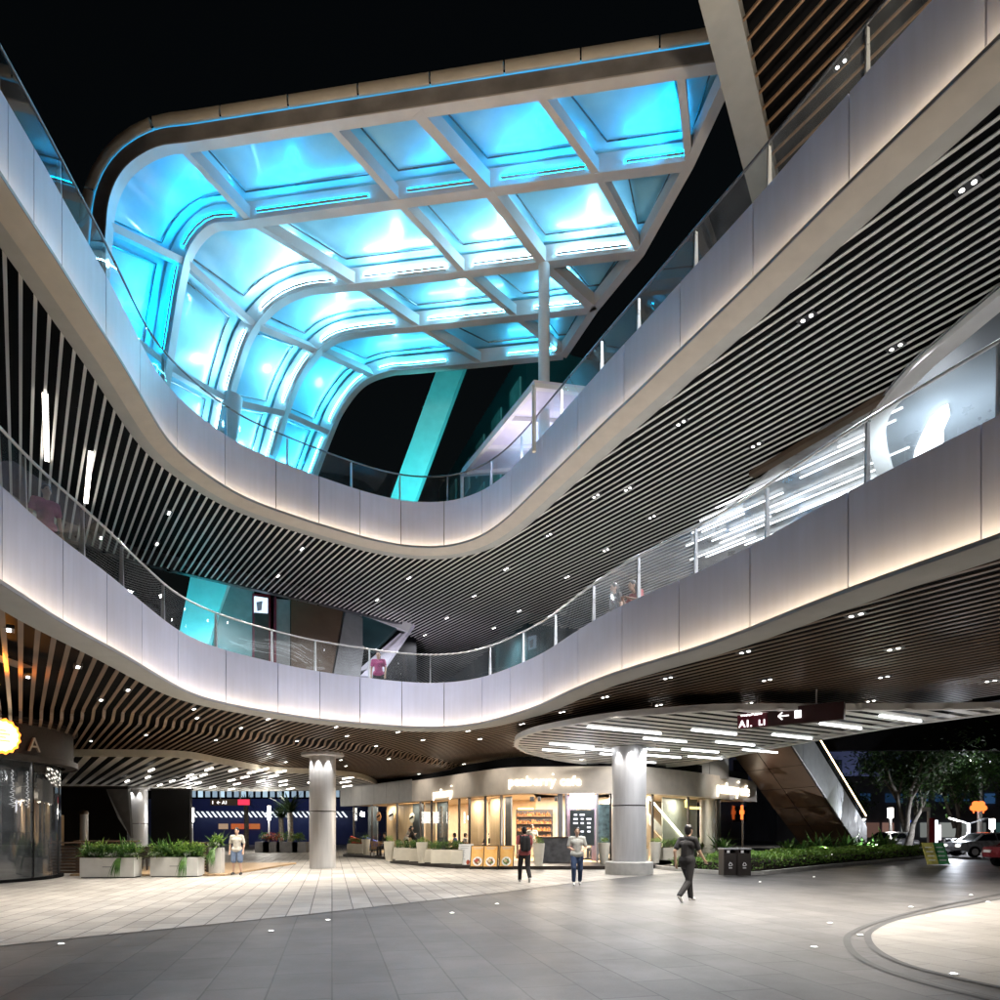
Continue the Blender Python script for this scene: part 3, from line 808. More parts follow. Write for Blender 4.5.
facet([(346,607),(367,622),(358,690),(330,690)], M['lobby_grey'], 'angled_panel', .05)
facet([(276,599),(290,600),(290,690),(276,690)], M['lobby_grey'], 'lift_door', .01)
M['red'] = pmat('red_frame', (.16,.012,.025), .4, 0, .1)
d = facet([(252,594),(270,595),(270,690),(252,690)], M['red'], 'kiosk_frame', .06)
facet([(254,597),(268,598),(268,690),(254,690)], M['dark'], 'kiosk_body', .10)
M['screen'] = emat('kiosk_screen', (.55,.72,.95), 1.1)
facet([(253.5,597),(266.5,599),(266.5,614),(253.5,613)], M['screen'], 'kiosk_screen', .14)
facet([(255,603),(261,602),(260,611),(256,612)], pmat('pink_picture', (.6,.25,.3), .5), 'screen_picture', .16)
facet([(274,597),(276,597),(276,690),(274,690)], M['red'], 'door_frame', .04)
# leaning teal column at the left and the pale stair opening
c2 = thing('leaning_column', (-12.3, 28, FL), 'short leaning column washed in bright turquoise light behind the lower glass railing', 'column')
beam4('shaft', [(192.5,566),(232,572),(200,668),(173,664)], 27.6, 27.0, .9, M['teal'], c2)
lamp('SPOT', 'flood_lamp', (-11.0, 24.6, FL+.1), 1100, (.03,.85,1), c2, spot_size=math.radians(85), spot_blend=.5, target=(-12.2,27.5,FL+2.5))
st = thing('stair_bulkhead', (-4, 33, FL), 'pale angled stair bulkhead with teal glass side at the end of the lift lobby', 'stair')
Ys = 31.5
for nm, pts, m in (('soffit',[(356,603),(412,624),(408,632),(352,611)],'white'),('glass_side',[(362,616),(398,626),(372,652),(356,640)],'teal_wall'),('side_panel',[(408,630),(414,624),(378,676),(360,676)],'lilac'),('inner_panel',[(400,633),(404,634),(372,668),(356,672)],'lilac')):
    a = [aty(x,y,Ys) for x,y in pts]; MB().hexa(a + [v+Vector((0,.4,0)) for v in a]).build(nm, M[m], st); Ys += .06
lamp('AREA','stair_lamp',(-4.6,30.4,FL+.5),60,(.85,.8,1),st,size=1.0,target=(-4.6,31.6,FL+2.2))
# far floor slab under the hall and back wall so nothing gapes
MB().box(-34,34,44,44.4,FL,HB2-.3).build('rear_wall', M['black'], None)
o = bpy.data.objects['rear_wall']; tag(o, 'plain dark rear wall closing the second floor hall', 'wall')
# shop on the left of the second floor
ls = thing('upper_shop', (-14, 20, FL), 'grey frosted glass shop front on the second floor at the far left', 'shop')
MB().bar((-13.6,9,FL+2.3),(-13.9,21.3,FL+2.3), .1, 4.4).build('glass_front', pmat('frosted_glass_front',(.42,.44,.45),.25,.0,.2,.7), ls)
for k in range(5): MB().bar((-13.5,9.5+2.9*k,FL),(-13.5,9.5+2.9*k,FL+4.2), .08,.08).build('mullion', M['post'], ls)
MB().box(-20,-13.65,8.5,21.4,FL+4.15,FL+4.3).build('ceiling', M['white'], ls)
# shop on the right of the second floor with its bright ceiling and rounded bulkhead
rs = thing('upper_shop', (9, 17, FL), 'bright shop ceiling with rows of white light lines behind the right glass railing', 'shop')
LN = [[(690,560),(735,535)],[(712,541),(760,513)],[(730,530),(790,495)],[(745,545),(830,495)],[(775,512),(862,462)],[(800,478),(866,441)],[(838,447),(890,417)],[(800,510),(868,470)],[(700,521),(730,503)],[(686,546),(722,528)],[(692,533),(770,488)],[(716,508),(866,424)],[(702,532),(740,512)],[(768,508),(880,436)],[(770,524),(886,454)],[(706,557),(752,536)],[(720,543),(762,520)],[(718,520),(740,508)],[(866,425),(897,405)],[(866,482),(893,470)]]
ZB = ZS2 - .05; M['shop_line'] = emat('shop_light_line', (.93,.97,1), 3.5)
for (a, b) in LN:
    p = atz(*a, ZB-.06); q0 = atz(*b, ZB-.06); L = (q0-p).length
    q = p + Vector((DIR.x,DIR.y,0))*L
    MB().bar(p, q, .03, .03).build('light_line', M['shop_line'], rs)
sp = [atz(690,535,ZB), atz(826,425,ZB), atz(905,385,ZB), atz(940,440,ZB), atz(800,560,ZB), atz(700,570,ZB)]
MB().prism([(v.x,v.y) for v in sp], ZB, ZB+.03).build('ceiling_panel', pmat('shop_ceiling', (.34,.35,.36), .3, .2, .25, 2.5, stretch=(1,1,1)), rs)
e0, e1 = atz(752,474,ZB), atz(905,384,ZB)
MB().bar(e0-Vector((0,0,.02)), e1-Vector((0,0,.02)), .22, .12).build('brown_reveal', M['brownpanel'], rs)
dr = thing('round_bulkhead', (12, 15, FL), 'rounded white ceiling bulkhead with a glowing light box behind the right glass railing', 'ceiling bulkhead')
ZD = ZS2 - .22
ro = [atz(x,y,ZD).to_2d() for x,y in ((905,500),(893,471),(886,440),(889,418),(905,397),(930,370),(960,345),(1000,312),(1060,265))]
ro = resample(spline([v for v in ro], 8), .15)
MB().sweep(ro, [(0,ZD+.25),(0,ZD),(-.36,ZD),(-.36,ZD+.18)]).build('rim', M['white'], dr, True, 30)
inn = [(p.x-n[0]*.40, p.y-n[1]*.40) for p, n in zip(ro, normals(ro))]
MB().poly([(x,y,ZD+.12) for x,y in inn] + [(24,8,ZD+.12),(24,24,ZD+.12)]).build('inner_ceiling', pmat('bulkhead_grey', (.11,.125,.14), .3, 0, .1, .6), dr)
lb = [atz(x,y,ZD+.05) for x,y in ((911,474),(915,452),(922,436),(930,420),(941,409),(948,406),(950,414),(943,430),(944,440),(934,452),(929,468),(920,478))]
MB().prism([(v.x,v.y) for v in lb][::-1], ZD+.02, ZD+.1).build('light_box', emat('light_box', (.86,.93,1), 2.6), dr)
lamp('AREA','bulkhead_lamp',(9.6,15.4,ZD-1.2),150,(.85,.92,1),dr,size=1.2,target=(10.6,15.6,ZD))
# ================================================================= ground
ROT = math.radians(13.5)
M['pave_light'] = pavemat('light_paving', (.44,.41,.37), (.32,.295,.265), (.09,.08,.07), .84, .42, -ROT-PI/2, .55, .013)
M['pave_dark'] = pavemat('dark_paving', (.118,.112,.107), (.076,.073,.071), (.022,.022,.022), 1.25, .62, -ROT-PI/2, .46, .011)
M['pave_mid'] = pavemat('mid_paving', (.36,.34,.31), (.30,.28,.255), (.11,.10,.095), 1.2, .6, ROT-PI/2-.6, .45, .007)
M['asphalt'] = pmat('asphalt', (.05,.05,.052), .75, 0, .25, 1.2, .4, 90)
M['kerb'] = pmat('kerb_stone', (.5,.48,.44), .65, 0, .12, 3, .2)
M['groove'] = pmat('dark_groove', (.035,.035,.035), .5)
g = MB().poly([(-400,-60,-.012),(400,-60,-.012),(400,900,-.012),(-400,900,-.012)]).build('ground', M['asphalt']); tag(g, kind='structure')
BORD = [atz(x,y,0).to_2d() for x,y in ((-60,952.5),(0,946),(90,936.5),(200,925.5),(320,913),(400,904),(500,892.5),(570,883.5),(640,876),(690,872))]
g = MB().poly([(v.x,v.y,-.006) for v in BORD] + [(8,26,-.006),(9,31,-.006),(17,44,-.006),(17,75,-.006),(-60,75,-.006),(-60,9,-.006)]).build('plaza', M['pave_light']); tag(g, kind='structure')
g = MB().poly([(-60,-10,-.008),(33,-10,-.008),(33,40.5,-.008),(22,40.5,-.008),(9.2,31.5,-.008)] + [(v.x,v.y,-.008) for v in BORD][::-1] + [(-60,9,-.008)]).build('forecourt', M['pave_dark']); tag(g, kind='structure')
MIDZ = [BORD[-1], Vector((8.4,25.4)), Vector((24.6,39.6)), Vector((33,40.4)), Vector((33,18))] + [atz(x,y,0).to_2d() for x,y in ((1040,893),(880,898),(760,901),(640,893),(600,884))]
inl = [atz(x,y,0).to_2d() for x,y in ((1080,884),(1000,899),(940,910),(895,920),(872,930),(868,939),(878,951),(905,964),(950,976),(1010,989),(1080,1001))]
inl = resample(spline(inl, 8), .08)
outl = [atz(x,y,0).to_2d() for x,y in ((1080,879),(1000,894),(930,908),(880,921),(853,932),(847,941),(855,954),(880,968),(930,984),(1000,1001),(1080,1018))]
outl = resample(spline(outl, 8), .08)
g = MB().poly([(v.x,v.y,-.002) for v in inl] + [(20,4,-.002),(20,14,-.002)]).build('paving_inset', M['pave_mid']); tag(g, kind='structure')
for nm, ln, w in (('inset_groove', inl, .05), ('inset_groove', outl, .05)):
    g = MB().sweep(ln, [(-w,.001),(w,.001)]).build(nm, M['groove']); tag(g, kind='structure')
g = MB().sweep(BORD, [(-.025,.001),(.025,.001)]).build('border_groove', M['groove']); tag(g, kind='structure')
GL = [(61,944),(271,931),(328,920),(452,913),(497,904),(814,947),(954,974),(830,923),(860,935),(928,916),(911,907),(988,902),(971,895),(814,877),(760,882)]
gp = thing('ground_light', (0,0,0), 'tiny round lit glass stud set flush in the paving', 'ground light', 'ground lights in the paving')
MB().lathe(0,0,[(.055,.0),(.055,.006)],16).build('rim', M['steel'], gp); MB().lathe(0,0,[(.036,.004),(.034,.009)],14).build('lens', M['flush'], gp)
for i,(x,y) in enumerate(GL):
    o = gp if i == 0 else copy_tree(gp); p = atz(x,y,0); o.location = (p.x,p.y,0)
# ================================================================= columns
def column(x, y, r, h, plinth, label, seam):
    t = thing('round_column', (x,y,0), label, 'column')
    z0 = .45 if plinth else 0
    MB().lathe(x,y,[(r,z0),(r,seam),(r-.015,seam+.01),(r-.015,seam+.05),(r,seam+.06),(r,h)],48).build('shaft', M['steel'], t, True, 30)
    MB().lathe(x,y,[(r-.008,seam+.012),(r-.008,seam+.048)],48,False).build('seam', M['dark'], t, True)
    MB().lathe(x,y,[(r+.30,h-.16),(r+.34,h-.14),(r+.34,h-.03),(r+.30,h)],48).build('capital', M['steel'], t, True, 30)
    if plinth: MB().lathe(x,y,[(r*1.40,0),(r*1.40,.42),(r*1.36,.45),(r*.9,.46)],48).build('plinth', M['concrete'], t, True, 30)
    for k in range(4 if plinth else 3):          # uplit by small spots hidden in the capital
        w = -PI/2 + (k-1.1)*.75
        c = Vector((x+(r+.13)*math.cos(w), y+(r+.13)*math.sin(w), h-.18))
        lamp('SPOT','capital_lamp',c,100,(1,.97,.93),t,spot_size=math.radians(62),spot_blend=.5,shadow_soft_size=.03,target=(x+(r+.05)*math.cos(w),y+(r+.05)*math.sin(w),0))
    return t
c1 = column(-7.5,29.6,.545,4.86,False,'brushed steel round column standing on the open paving left of centre',2.35)
c2_ = column(4.72,25.6,.62,4.78,True,'stout steel round column on a pale plinth in front of the cafe',2.45)
c3 = column(-24.6,47.5,.64,4.5,False,'distant pale round column behind the planters by the black hoardings',2.0)
# ================================================================= hanging slatted discs
def disc(name, label, pts, z, sdir, spacing, trimw, trimh, lights, len_, wm):
    t = thing(name, (sum(p.x for p in pts)/len(pts), sum(p.y for p in pts)/len(pts), z), label, 'ceiling')
    pl_ = resample(spline(pts + [pts[0]], 8), .35)
    cx = sum(p.x for p in pl_)/len(pl_); cy = sum(p.y for p in pl_)/len(pl_)
    n = normals(pl_); s = 1 if ((pl_[3].x-cx)*n[3][0] + (pl_[3].y-cy)*n[3][1]) < 0 else -1
    MB().sweep(pl_, [(0,z+trimh),(0,z-.02),(s*trimw,z-.02),(s*trimw,z+trimh)]).build('rim', M['planter_cream'] if wm else M['white'], t, True, 30)
    runs = slat_runs(pl_, [], sdir, spacing)
    slats(runs, z, .27 if wm else .30, .008).build('slat_ceiling', M['slat_white'], t)
    MB().poly([(p.x,p.y,z+trimh-.01) for p in pl_[:-1]]).build('ceiling_backing', M['black'], t)
    for x, y in lights:
        p = atz(x, y, z-.015); d = Vector((sdir[0],sdir[1],0)).normalized()
        # snap onto a slat
        nn = Vector((-d.y,d.x,0)); k = round(p.dot(nn)/spacing)*spacing + spacing/2; p = p + nn*(k - p.dot(nn))
        MB().bar(p-d*len_/2, p+d*len_/2, .075, .05).build('linear_light', M['linear'] if wm else M['linear_cool'], t)
        if not wm and x > 600: lamp('AREA','linear_lamp',p-Vector((0,0,.06)),36,(.97,.97,1),t,shape='RECTANGLE',size=.1,size_y=1.6,target=p-Vector((0,0,3)))
    return t
ZD1 = 4.52
la = [atz(x,y,ZD1).to_2d() for x,y in ((40,756),(120,756),(185,757.5),(230,765),(270,771.5),(320,774),(355,777),(372,782))]
la += [Vector((-8.4,47.5)), Vector((-11,51)), Vector((-22,52)), Vector((-34,44)), Vector((-32,30))]
L1 = [(228,770),(182,775),(170,781),(158,785),(190,778),(203,775),(195,783),(210,787),(180,788),(205,769),(240,777),(225,789),(252,781),(262,769.5),(268,776),(274,781),(280,785),(285,788.5),(243,772),(236,784),(274,771.5),(222,780),(145,777),(124,781),(134,788),(150,770),(345,778),(344,782),(341,786),(310,777),(312,782),(313,786)]
D1 = disc('slatted_ceiling_disc', 'pale slatted ceiling disc with many short warm light lines above the left terrace', la, ZD1, DIR, .55, .14, .26, L1, 1.5, True)
ZD2 = 4.62
ra = [atz(x,y,ZD2).to_2d() for x,y in ((514,746),(518,738),(545,729),(610,718),(680,712),(735,709.5))]
ra += [Vector((9.5,17.5)), Vector((13.5,17.3)), atz(1010,712,ZD2).to_2d(), atz(900,726.5,ZD2).to_2d(), atz(820,740,ZD2).to_2d(), atz(735,756,ZD2).to_2d(), atz(690,765,ZD2).to_2d(), atz(640,768,ZD2).to_2d(), atz(575,763,ZD2).to_2d(), atz(530,754,ZD2).to_2d()]
L2 = [(625,727),(673,739),(722,731),(856,724),(797,736),(580,744),(640,731),(748,742),(707,750),(670,755.5),(620,755),(565,751),(650,749),(600,748),(645,761),(770,750),(710,757),(905,718)]
D2 = disc('slatted_ceiling_disc', 'pale slatted ceiling disc with cool light lines over the cafe corner', ra, ZD2, (.86,.51), .55, .14, .15, L2, 1.9, False)
# ================================================================= hanging sign
hs = thing('hanging_sign', (7.2,17.9,4.25), 'dark maroon hanging direction sign with white lettering and arrow below the slatted ceiling', 'sign')
A = Vector((6.32,18.55,0)); B = Vector((8.32,16.9,0)); dv = (B-A).normalized(); nv = Vector((dv.y,-dv.x,0))
M['maroon'] = pmat('maroon_sign', (.045,.014,.016), .35, 0, .1); M['maroon2'] = pmat('bright_maroon_sign', (.16,.012,.035), .35, 0, .1)
MB().obox(((A+B)/2).to_2d(), dv, (B-A).length, .16, 4.27, 4.70).build('board', M['maroon'], hs)
MB().obox((A+dv*.40+nv*.083).to_2d(), dv, .78, .012, 4.275, 4.695).build('end_panel', M['maroon2'], hs)
M['sign_white'] = emat('sign_lettering', (1,.97,.97), 1.5)
fo = nv*.10
for tx, sz, u, z in (('A1.',.25,.05,4.30),('L1',.2,.56,4.31),('←',.26,1.0,4.38)):
    if tx == '←':
        c = A+dv*1.06+fo; mb = MB(); Z = Vector((0,0,4.49))
        mb.bar(c+Z, c+dv*.26+Z, .012,.03); mb.bar(c+Z, c+dv*.10+Vector((0,0,4.58)), .012,.03); mb.bar(c+Z, c+dv*.10+Vector((0,0,4.40)), .012,.03); mb.build('arrow', M['sign_white'], hs)
    else: put_text('lettering', tx, sz, A+dv*u+fo+Vector((0,0,z)), dv, (0,0,1), M['sign_white'], hs, .004, .006)
mb = MB(); p = A+dv*.10+fo*.98
for k in range(8): mb.bar(p+dv*(.07*k)+Vector((0,0,4.60+.012*math.sin(k*2))), p+dv*(.07*k+.06)+Vector((0,0,4.61+.01*math.cos(k*3))), .008,.045)
mb.build('lettering', M['sign_white'], hs)
p = A+dv*1.46+fo+Vector((0,0,4.40)); MB().hexa([p, p+dv*.16, p+dv*.16+nv*.01, p+nv*.01, p+Vector((0,0,.19)), p+dv*.16+Vector((0,0,.19)), p+dv*.16+nv*.01+Vector((0,0,.19)), p+nv*.01+Vector((0,0,.19))]).build('pictogram', M['sign_white'], hs)
p2_ = p+nv*.013+dv*.05+Vector((0,0,.03)); MB().bar(p2_, p2_+Vector((0,0,.09)), .05,.006).build('pictogram_figure', M['maroon2'], hs)
for u in (.5,1.95):
    q = A+dv*u; MB().lathe(q.x,q.y,[(.02,4.7),(.02,5.1)],8).build('hanger_rod', M['steel'], hs)
# ================================================================= cafe
FB = 3.25; FT = 4.46
cf = [atz(x,y,FB).to_2d() for x,y in ((340,806.5),(378,804),(412,801.6),(440,799.4),(476,796.2),(512,793.8),(557,793.4),(614,793.2),(644,793.4),(700,797),(757,802))]
cf = resample(spline(cf, 8), .25)
cafe = thing('cafe', (3, 36, 0), 'rounded cafe with cream fascia, glowing script signs and glass front', 'cafe')
def cpt(px, off=0.0):
    t = cut_at(cf, px)
    p, n = ptat(cf, t); return Vector((p.x+n[0]*off, p.y+n[1]*off)), n, t
tg = cut_at(cf, 412)
MB().sweep(sub(cf, tg, len(cf)-1.01), [(.05,FT),(0,FT),(0,FB),(.35,FB)]).build('fascia', M['cream'], cafe, True, 40)
M['grey_panel'] = pmat('grey_fascia_panel',(.42,.41,.39),.5,0,.06)
gp_ = sub(cf, 0, tg-.05)
for k in range(6):
    a = k*(len(gp_)-1)/6; b = (k+1)*(len(gp_)-1)/6
    MB().sweep(sub(gp_, a+.03, b-.03), [(.05,FT+.1),(0.02,FT+.1),(0.02,FB),(.35,FB)]).build('fascia_panel', M['grey_panel'], cafe, True, 40)
MB().sweep(cf, [(.5,FT+.5),(.5,FB)]).build('fascia_backing', M['black'], cafe)
PF = .14
# floor inside, back wall, ceiling
MB().sweep(cf, [(.3,PF-.02),(7,PF-.02)]).build('floor', M['lightwood'], cafe)
MB().sweep(cf, [(.3,FB+.06),(7.4,FB+.06)]).build('ceiling', pmat('cafe_ceiling',(.5,.42,.33),.8,0,.05), cafe)
M['wall_cream'] = pmat('cafe_wall', (.6,.48,.35), .7, 0, .06)
MB().sweep(cf, [(5.2,PF),(5.2,FB+.05)]).build('rear_wall', M['wall_cream'], cafe)
# glazing, mullions
MUL = [348,366,391,414,425,452,462,478,494,560,566,598,612,660,696,724,750]
for a, b in zip(MUL, MUL[1:]):
    if 494 <= a < 560: continue          # open counter
    ta, tb = cut_at(cf,a), cut_at(cf,b); s = sub(cf, ta, tb)
    MB().sweep(s, [(.42,PF),(.42,FB)]).build('glass_pane', M['clear'], cafe)
for a in MUL:
    p, n, t = cpt(a, .42); w = .09 if a not in (484,560,648,441) else .22
    MB().obox(p, n, .10, w, PF, FB).build('mullion', M['dark'] if a > 600 or a < 480 else M['grey'], cafe)
def wallpanel(a, b, off, z0, z1, m, name):
    ta, tb = cut_at(cf,a), cut_at(cf,b); s = sub(cf, ta, tb)
    return MB().sweep(s, [(off,z0),(off,z1),(off+.06,z1),(off+.06,z0)], True).build(name, m, cafe)
M['warmwall'] = pmat('warm_timber_wall', (.72,.52,.3), .5, 0, .1, 2, stretch=(6,6,.5))
M['darkpanel'] = pmat('slate_panel', (.06,.075,.08), .4, 0, .15)
M['greenish'] = pmat('sage_panel', (.24,.27,.24), .5, 0, .1)
M['purple'] = pmat('mauve_wall', (.34,.24,.34), .6, 0, .1)
for a,b,m in ((348,357,'darkpanel'),(366,378,'warmwall'),(378,391,'warmwall'),(391,401,'darkpanel'),(403,413,'warmwall'),(414,424,'darkpanel'),(444,461,'warmwall'),(464,478,'warmwall'),(479,485,'darkpanel'),(566,577,'purple'),(594,600,'purple'),(690,724,'greenish'),(660,676,'wall_cream')):
    wallpanel(a,b,1.5,PF,FB,M[m],'wall_panel')
# round signs seen through the left glass
for px, z, c, r in ((374,2.55,(.75,.7,.62),.34),(362,2.5,(.75,.35,.15),.3),(394,2.35,(.8,.75,.6),.3)):
    p, n, t = cpt(px, 1.2); q = Vector((p.x,p.y,z)); mb = MB(); nn = Vector((n[0],n[1],0)); tt = Vector((n[1],-n[0],0)); u = Vector((0,0,1))
    ring = [q + tt*(r*math.cos(k*PI/12)) + u*(r*math.sin(k*PI/12)) for k in range(24)]
    mb.poly(ring); mb.poly([v+nn*.05 for v in ring][::-1])
    for k in range(24): mb.quad(ring[k], ring[(k+1)%24], ring[(k+1)%24]+nn*.05, ring[k]+nn*.05)
    o = mb.build('round_sign', pmat('sign_disc', c, .5), cafe)
    MB().bar(q-nn*.01-tt*r*.8-u*.05, q-nn*.01+tt*r*.8+u*.09, .01, r*.4).build('sign_stripe', M['black'], o)
# hanging banner, doors
p, n, t = cpt(436, .3); MB().obox(p, n, .04, .34, 1.2, 2.9).build('banner', pmat('pale_banner',(.55,.5,.42),.6), cafe)
mb = MB()
for k in range(7): mb.obox((p.x-n[0]*.025,p.y-n[1]*.025), n, .01, .14, 2.62-.2*k, 2.76-.2*k)
mb.build('banner_lettering', pmat('banner_ink',(.75,.85,.85),.6), cafe)
# bar at the back with bottles
p, n, t = cpt(536, 4.6); N3 = Vector((n[0],n[1],0)); T3 = Vector((n[1],-n[0],0))
sh = MB().obox(p, T3, 1.9, .12, 1.0, 2.66).build('bar_shelf', M['dark'], cafe)
M['bottle'] = pmat('amber_bottle', (.35,.14,.05), .2, 0, .5, 9); mb = MB(); mw = MB()
for r in range(4):
    z = 1.15+.38*r
    mw.bar(Vector((p.x,p.y,z))-N3*.14-T3*.9, Vector((p.x,p.y,z))-N3*.14+T3*.9, .2,.02)
    for k in range(24):
        q = Vector((p.x,p.y,0)) - N3*.14 + T3*(-.86+.072*k+random.uniform(-.03,.03)); h = random.uniform(.14,.26)
        mb.lathe(q.x,q.y,[(.045,z+.015),(.045,z+h*.6),(.018,z+h*.75),(.018,z+h)],7)
mw.build('shelf_board', M['wood'], sh); o = mb.build('bottles', M['bottle'], sh); o['kind'] = 'stuff'
q = Vector((p.x,p.y,2.70))-N3*.1-T3*.85; MB().bar(q, q+T3*.8, .06,.08).build('neon_sign', emat('neon_amber',(1,.6,.2),6), cafe)
p, n, t = cpt(554, .55); q, n2, t2 = cpt(518, 1.2)
M['stone'] = pmat('dark_stone_counter', (.15,.15,.155), .5, 0, .25, 4)
T3 = Vector((n[1],-n[0],0))
MB().obox(p, T3, 1.5, .7, PF, 1.24).build('counter', M['stone'], cafe)
MB().obox((p.x,p.y), T3, 1.62, .8, 1.24, 1.29).build('counter_top', M['wood'], cafe)
for px in (514,519,541,556):
    p, n, t = cpt(px, 2.0); MB().lathe(p.x,p.y,[(.07,2.98),(.07,3.2)],10).build('track_spot', M['black'], cafe)
# bright menu screen and board
p, n, t = cpt(582.5, .30); T3 = Vector((n[1],-n[0],0))
MB().obox(p, T3, 1.06, .14, 2.60, 3.32).build('menu_screen', emat('menu_screen_white', (.93,.93,1), 7), cafe)
MB().obox((p.x+n[0]*.05,p.y+n[1]*.05), T3, 1.1, .06, .9, 2.52).build('menu_board', M['darkpanel'], cafe)
mb = MB()
for r in range(5):
    for k in range(3):
        if random.random() < .8: mb.obox((p.x+T3.x*(-.3+.3*k)+n[0]*.01,p.y+T3.y*(-.3+.3*k)+n[1]*.01), T3, random.uniform(.12,.24), .01, 2.25-.19*r, 2.33-.19*r)
mb.build('menu_lettering', emat('menu_ink',(.9,.9,1),1.2), cafe)
p, n, t = cpt(606, 1.0); T3 = Vector((n[1],-n[0],0))
MB().obox(p, T3, .6, .05, .5, 2.8).build('etched_panel', pmat('etched_glass_panel',(.35,.55,.62),.3,0,.3,5), cafe)
# stair with a lit handrail inside the right wing
p, n, t = cpt(674, 1.4); q, n2, t2 = cpt(716, 1.4)
MB().bar((p.x,p.y,3.2),(q.x,q.y,.75),.06,.06).build('handrail_light', emat('handrail_light',(1,.93,.66),9), cafe)
MB().bar((p.x+n[0]*.3,p.y+n[1]*.3,2.4),(q.x+n[0]*.3,q.y+n[1]*.3,.1),.1,.5).build('stair_flight', M['white'], cafe)
p, n, t = cpt(667, 2.2); MB().obox(p, Vector((n[1],-n[0],0)), 1.3,.1,.8,2.2).build('alcove', M['grey'], cafe)
p, n, t = cpt(728, 1.0); MB().lathe(p.x,p.y,[(.55,PF),(.55,FB)],20).build('inner_column', M['steel'], cafe, True, 40)
p, n, t = cpt(709, .9); T3 = Vector((n[1],-n[0],0)); c = Vector((p.x,p.y,2.75))
MB().tube([c-T3*.8+Vector((0,0,.35)), c-T3*.75+Vector((0,0,.05)), c-T3*.5, c+T3*.9], .055, 8).build('neon_pendant', emat('amber_neon',(1,.62,.15),3.2), cafe)
p, n, t = cpt(745, .2); c = Vector((p.x,p.y,2.62)); T3 = Vector((n[1],-n[0],0)); mb = MB()
mb.prism([(c.x+T3.x*a,c.y+T3.y*a) for a in (-.3,.3)] + [(c.x+T3.x*a-n[0]*.05,c.y+T3.y*a-n[1]*.05) for a in (.3,-.3)], 2.5,2.72)
mb.prism([(c.x+T3.x*a,c.y+T3.y*a) for a in (-.14,.14)] + [(c.x+T3.x*a-n[0]*.05,c.y+T3.y*a-n[1]*.05) for a in (.14,-.14)], 2.2,3.0)
mb.build('knot_ornament', emat('red_orange_ornament',(1,.16,.03),1.6), cafe)
# signs
def fascia_sign(px0, px1, txt, base_px, glow):
    t0, t1 = cut_at(cf,px0), cut_at(cf,px1); s = sub(cf,t0,t1)
    L = sum((b-a).length for a,b in zip(s,s[1:])); ac=[0]
    for a,b in zip(s,s[1:]): ac.append(ac[-1]+(b-a).length)
    v,f = text_mb(txt,1.0); W = max(q[0] for q in v); size = L/W
    pm = s[len(s)//2]; zb = CZ + (HZ-base_px)/F*pm.y
    def bend(x,y,z):
        x = max(0,min(L-1e-4,x)); k = 0
        while ac[k+1] < x: k += 1
        u = (x-ac[k])/(ac[k+1]-ac[k]); p = s[k].lerp(s[k+1],u); n = normals([s[k],s[k+1]])[0]
        o = -.07 - z
        return (p.x+n[0]*o, p.y+n[1]*o, zb+y)
    M['sign_glow'] = M.get('sign_glow') or emat('glowing_sign_letters',(1,.88,.7),2.6)
    o = put_text('sign_lettering', txt, size, (0,0,0),(1,0,0),(0,0,1), M['sign_glow'], cafe, .025, .006*size, bend=bend)
    # the heart-like spark over the last letter
    p,n = ptat(s,(len(s)-1)*(.62 if 'cafe' in txt else .97)); q = Vector((p.x-n[0]*.09,p.y-n[1]*.09,zb+size*.82))
    MB().ball(q, .075*size, 6).build('sign_dot', M['sign_glow'], cafe)
fascia_sign(509,581,'peaberry cafe',785.6,1); fascia_sign(434,453,'peaberry',797.0,1); fascia_sign(716,748,'peaberry cafe',794.5,1)
# interior lamps
for px, off, e in ((360,2.6,110),(385,2.6,150),(420,2.6,150),(455,2.6,190),(500,2.6,190),(530,3.0,110),(556,2.4,170),(640,2.5,230),(680,3,230),(715,2.5,200)):
    p, n, t = cpt(px, off)
    lamp('AREA','ceiling_lamp',(p.x,p.y,FB-.02),e*1.4,(1,.87,.70),cafe,size=1.6,target=(p.x,p.y,0))
for px, e in ((352,50),(372,70),(395,70),(420,80),(452,90),(470,80),(572,60),(650,90),(672,110),(700,120),(735,110)):
    p, n, t = cpt(px, .95); lamp('AREA','window_lamp',(p.x,p.y,FB-.03),e*.55,(1,.89,.74),cafe,size=.4,target=(p.x,p.y,0))
for px in (425,460,500,540,580,625,670,715):
    p, n, t = cpt(px, -1.5)
    lamp('SPOT','fascia_lamp',(p.x,p.y,4.72),48,(1,.93,.83),cafe,spot_size=math.radians(100),spot_blend=.8,shadow_soft_size=.05,target=(p.x+n[0]*1.5,p.y+n[1]*1.5,3.7))
# grey panel wall above the right wing
pw = thing('panel_wall', (12,38,0), 'grey panelled upper wall above the right wing of the cafe', 'wall')
a0, a1 = atz(655,768,4.5), atz(742,772,4.5)
for k in range(4):
    p = (a0.lerp(a1,k/4)), (a0.lerp(a1,(k+1)/4)); dd = (p[1]-p[0]).normalized()*.02
    MB().bar(Vector((*(p[0]+dd).to_2d()+Vector((0,2.2)),4.85)), Vector((*(p[1]-dd).to_2d()+Vector((0,2.2)),4.85)), .2,1.1).build('panel', M['grey_panel'], pw)
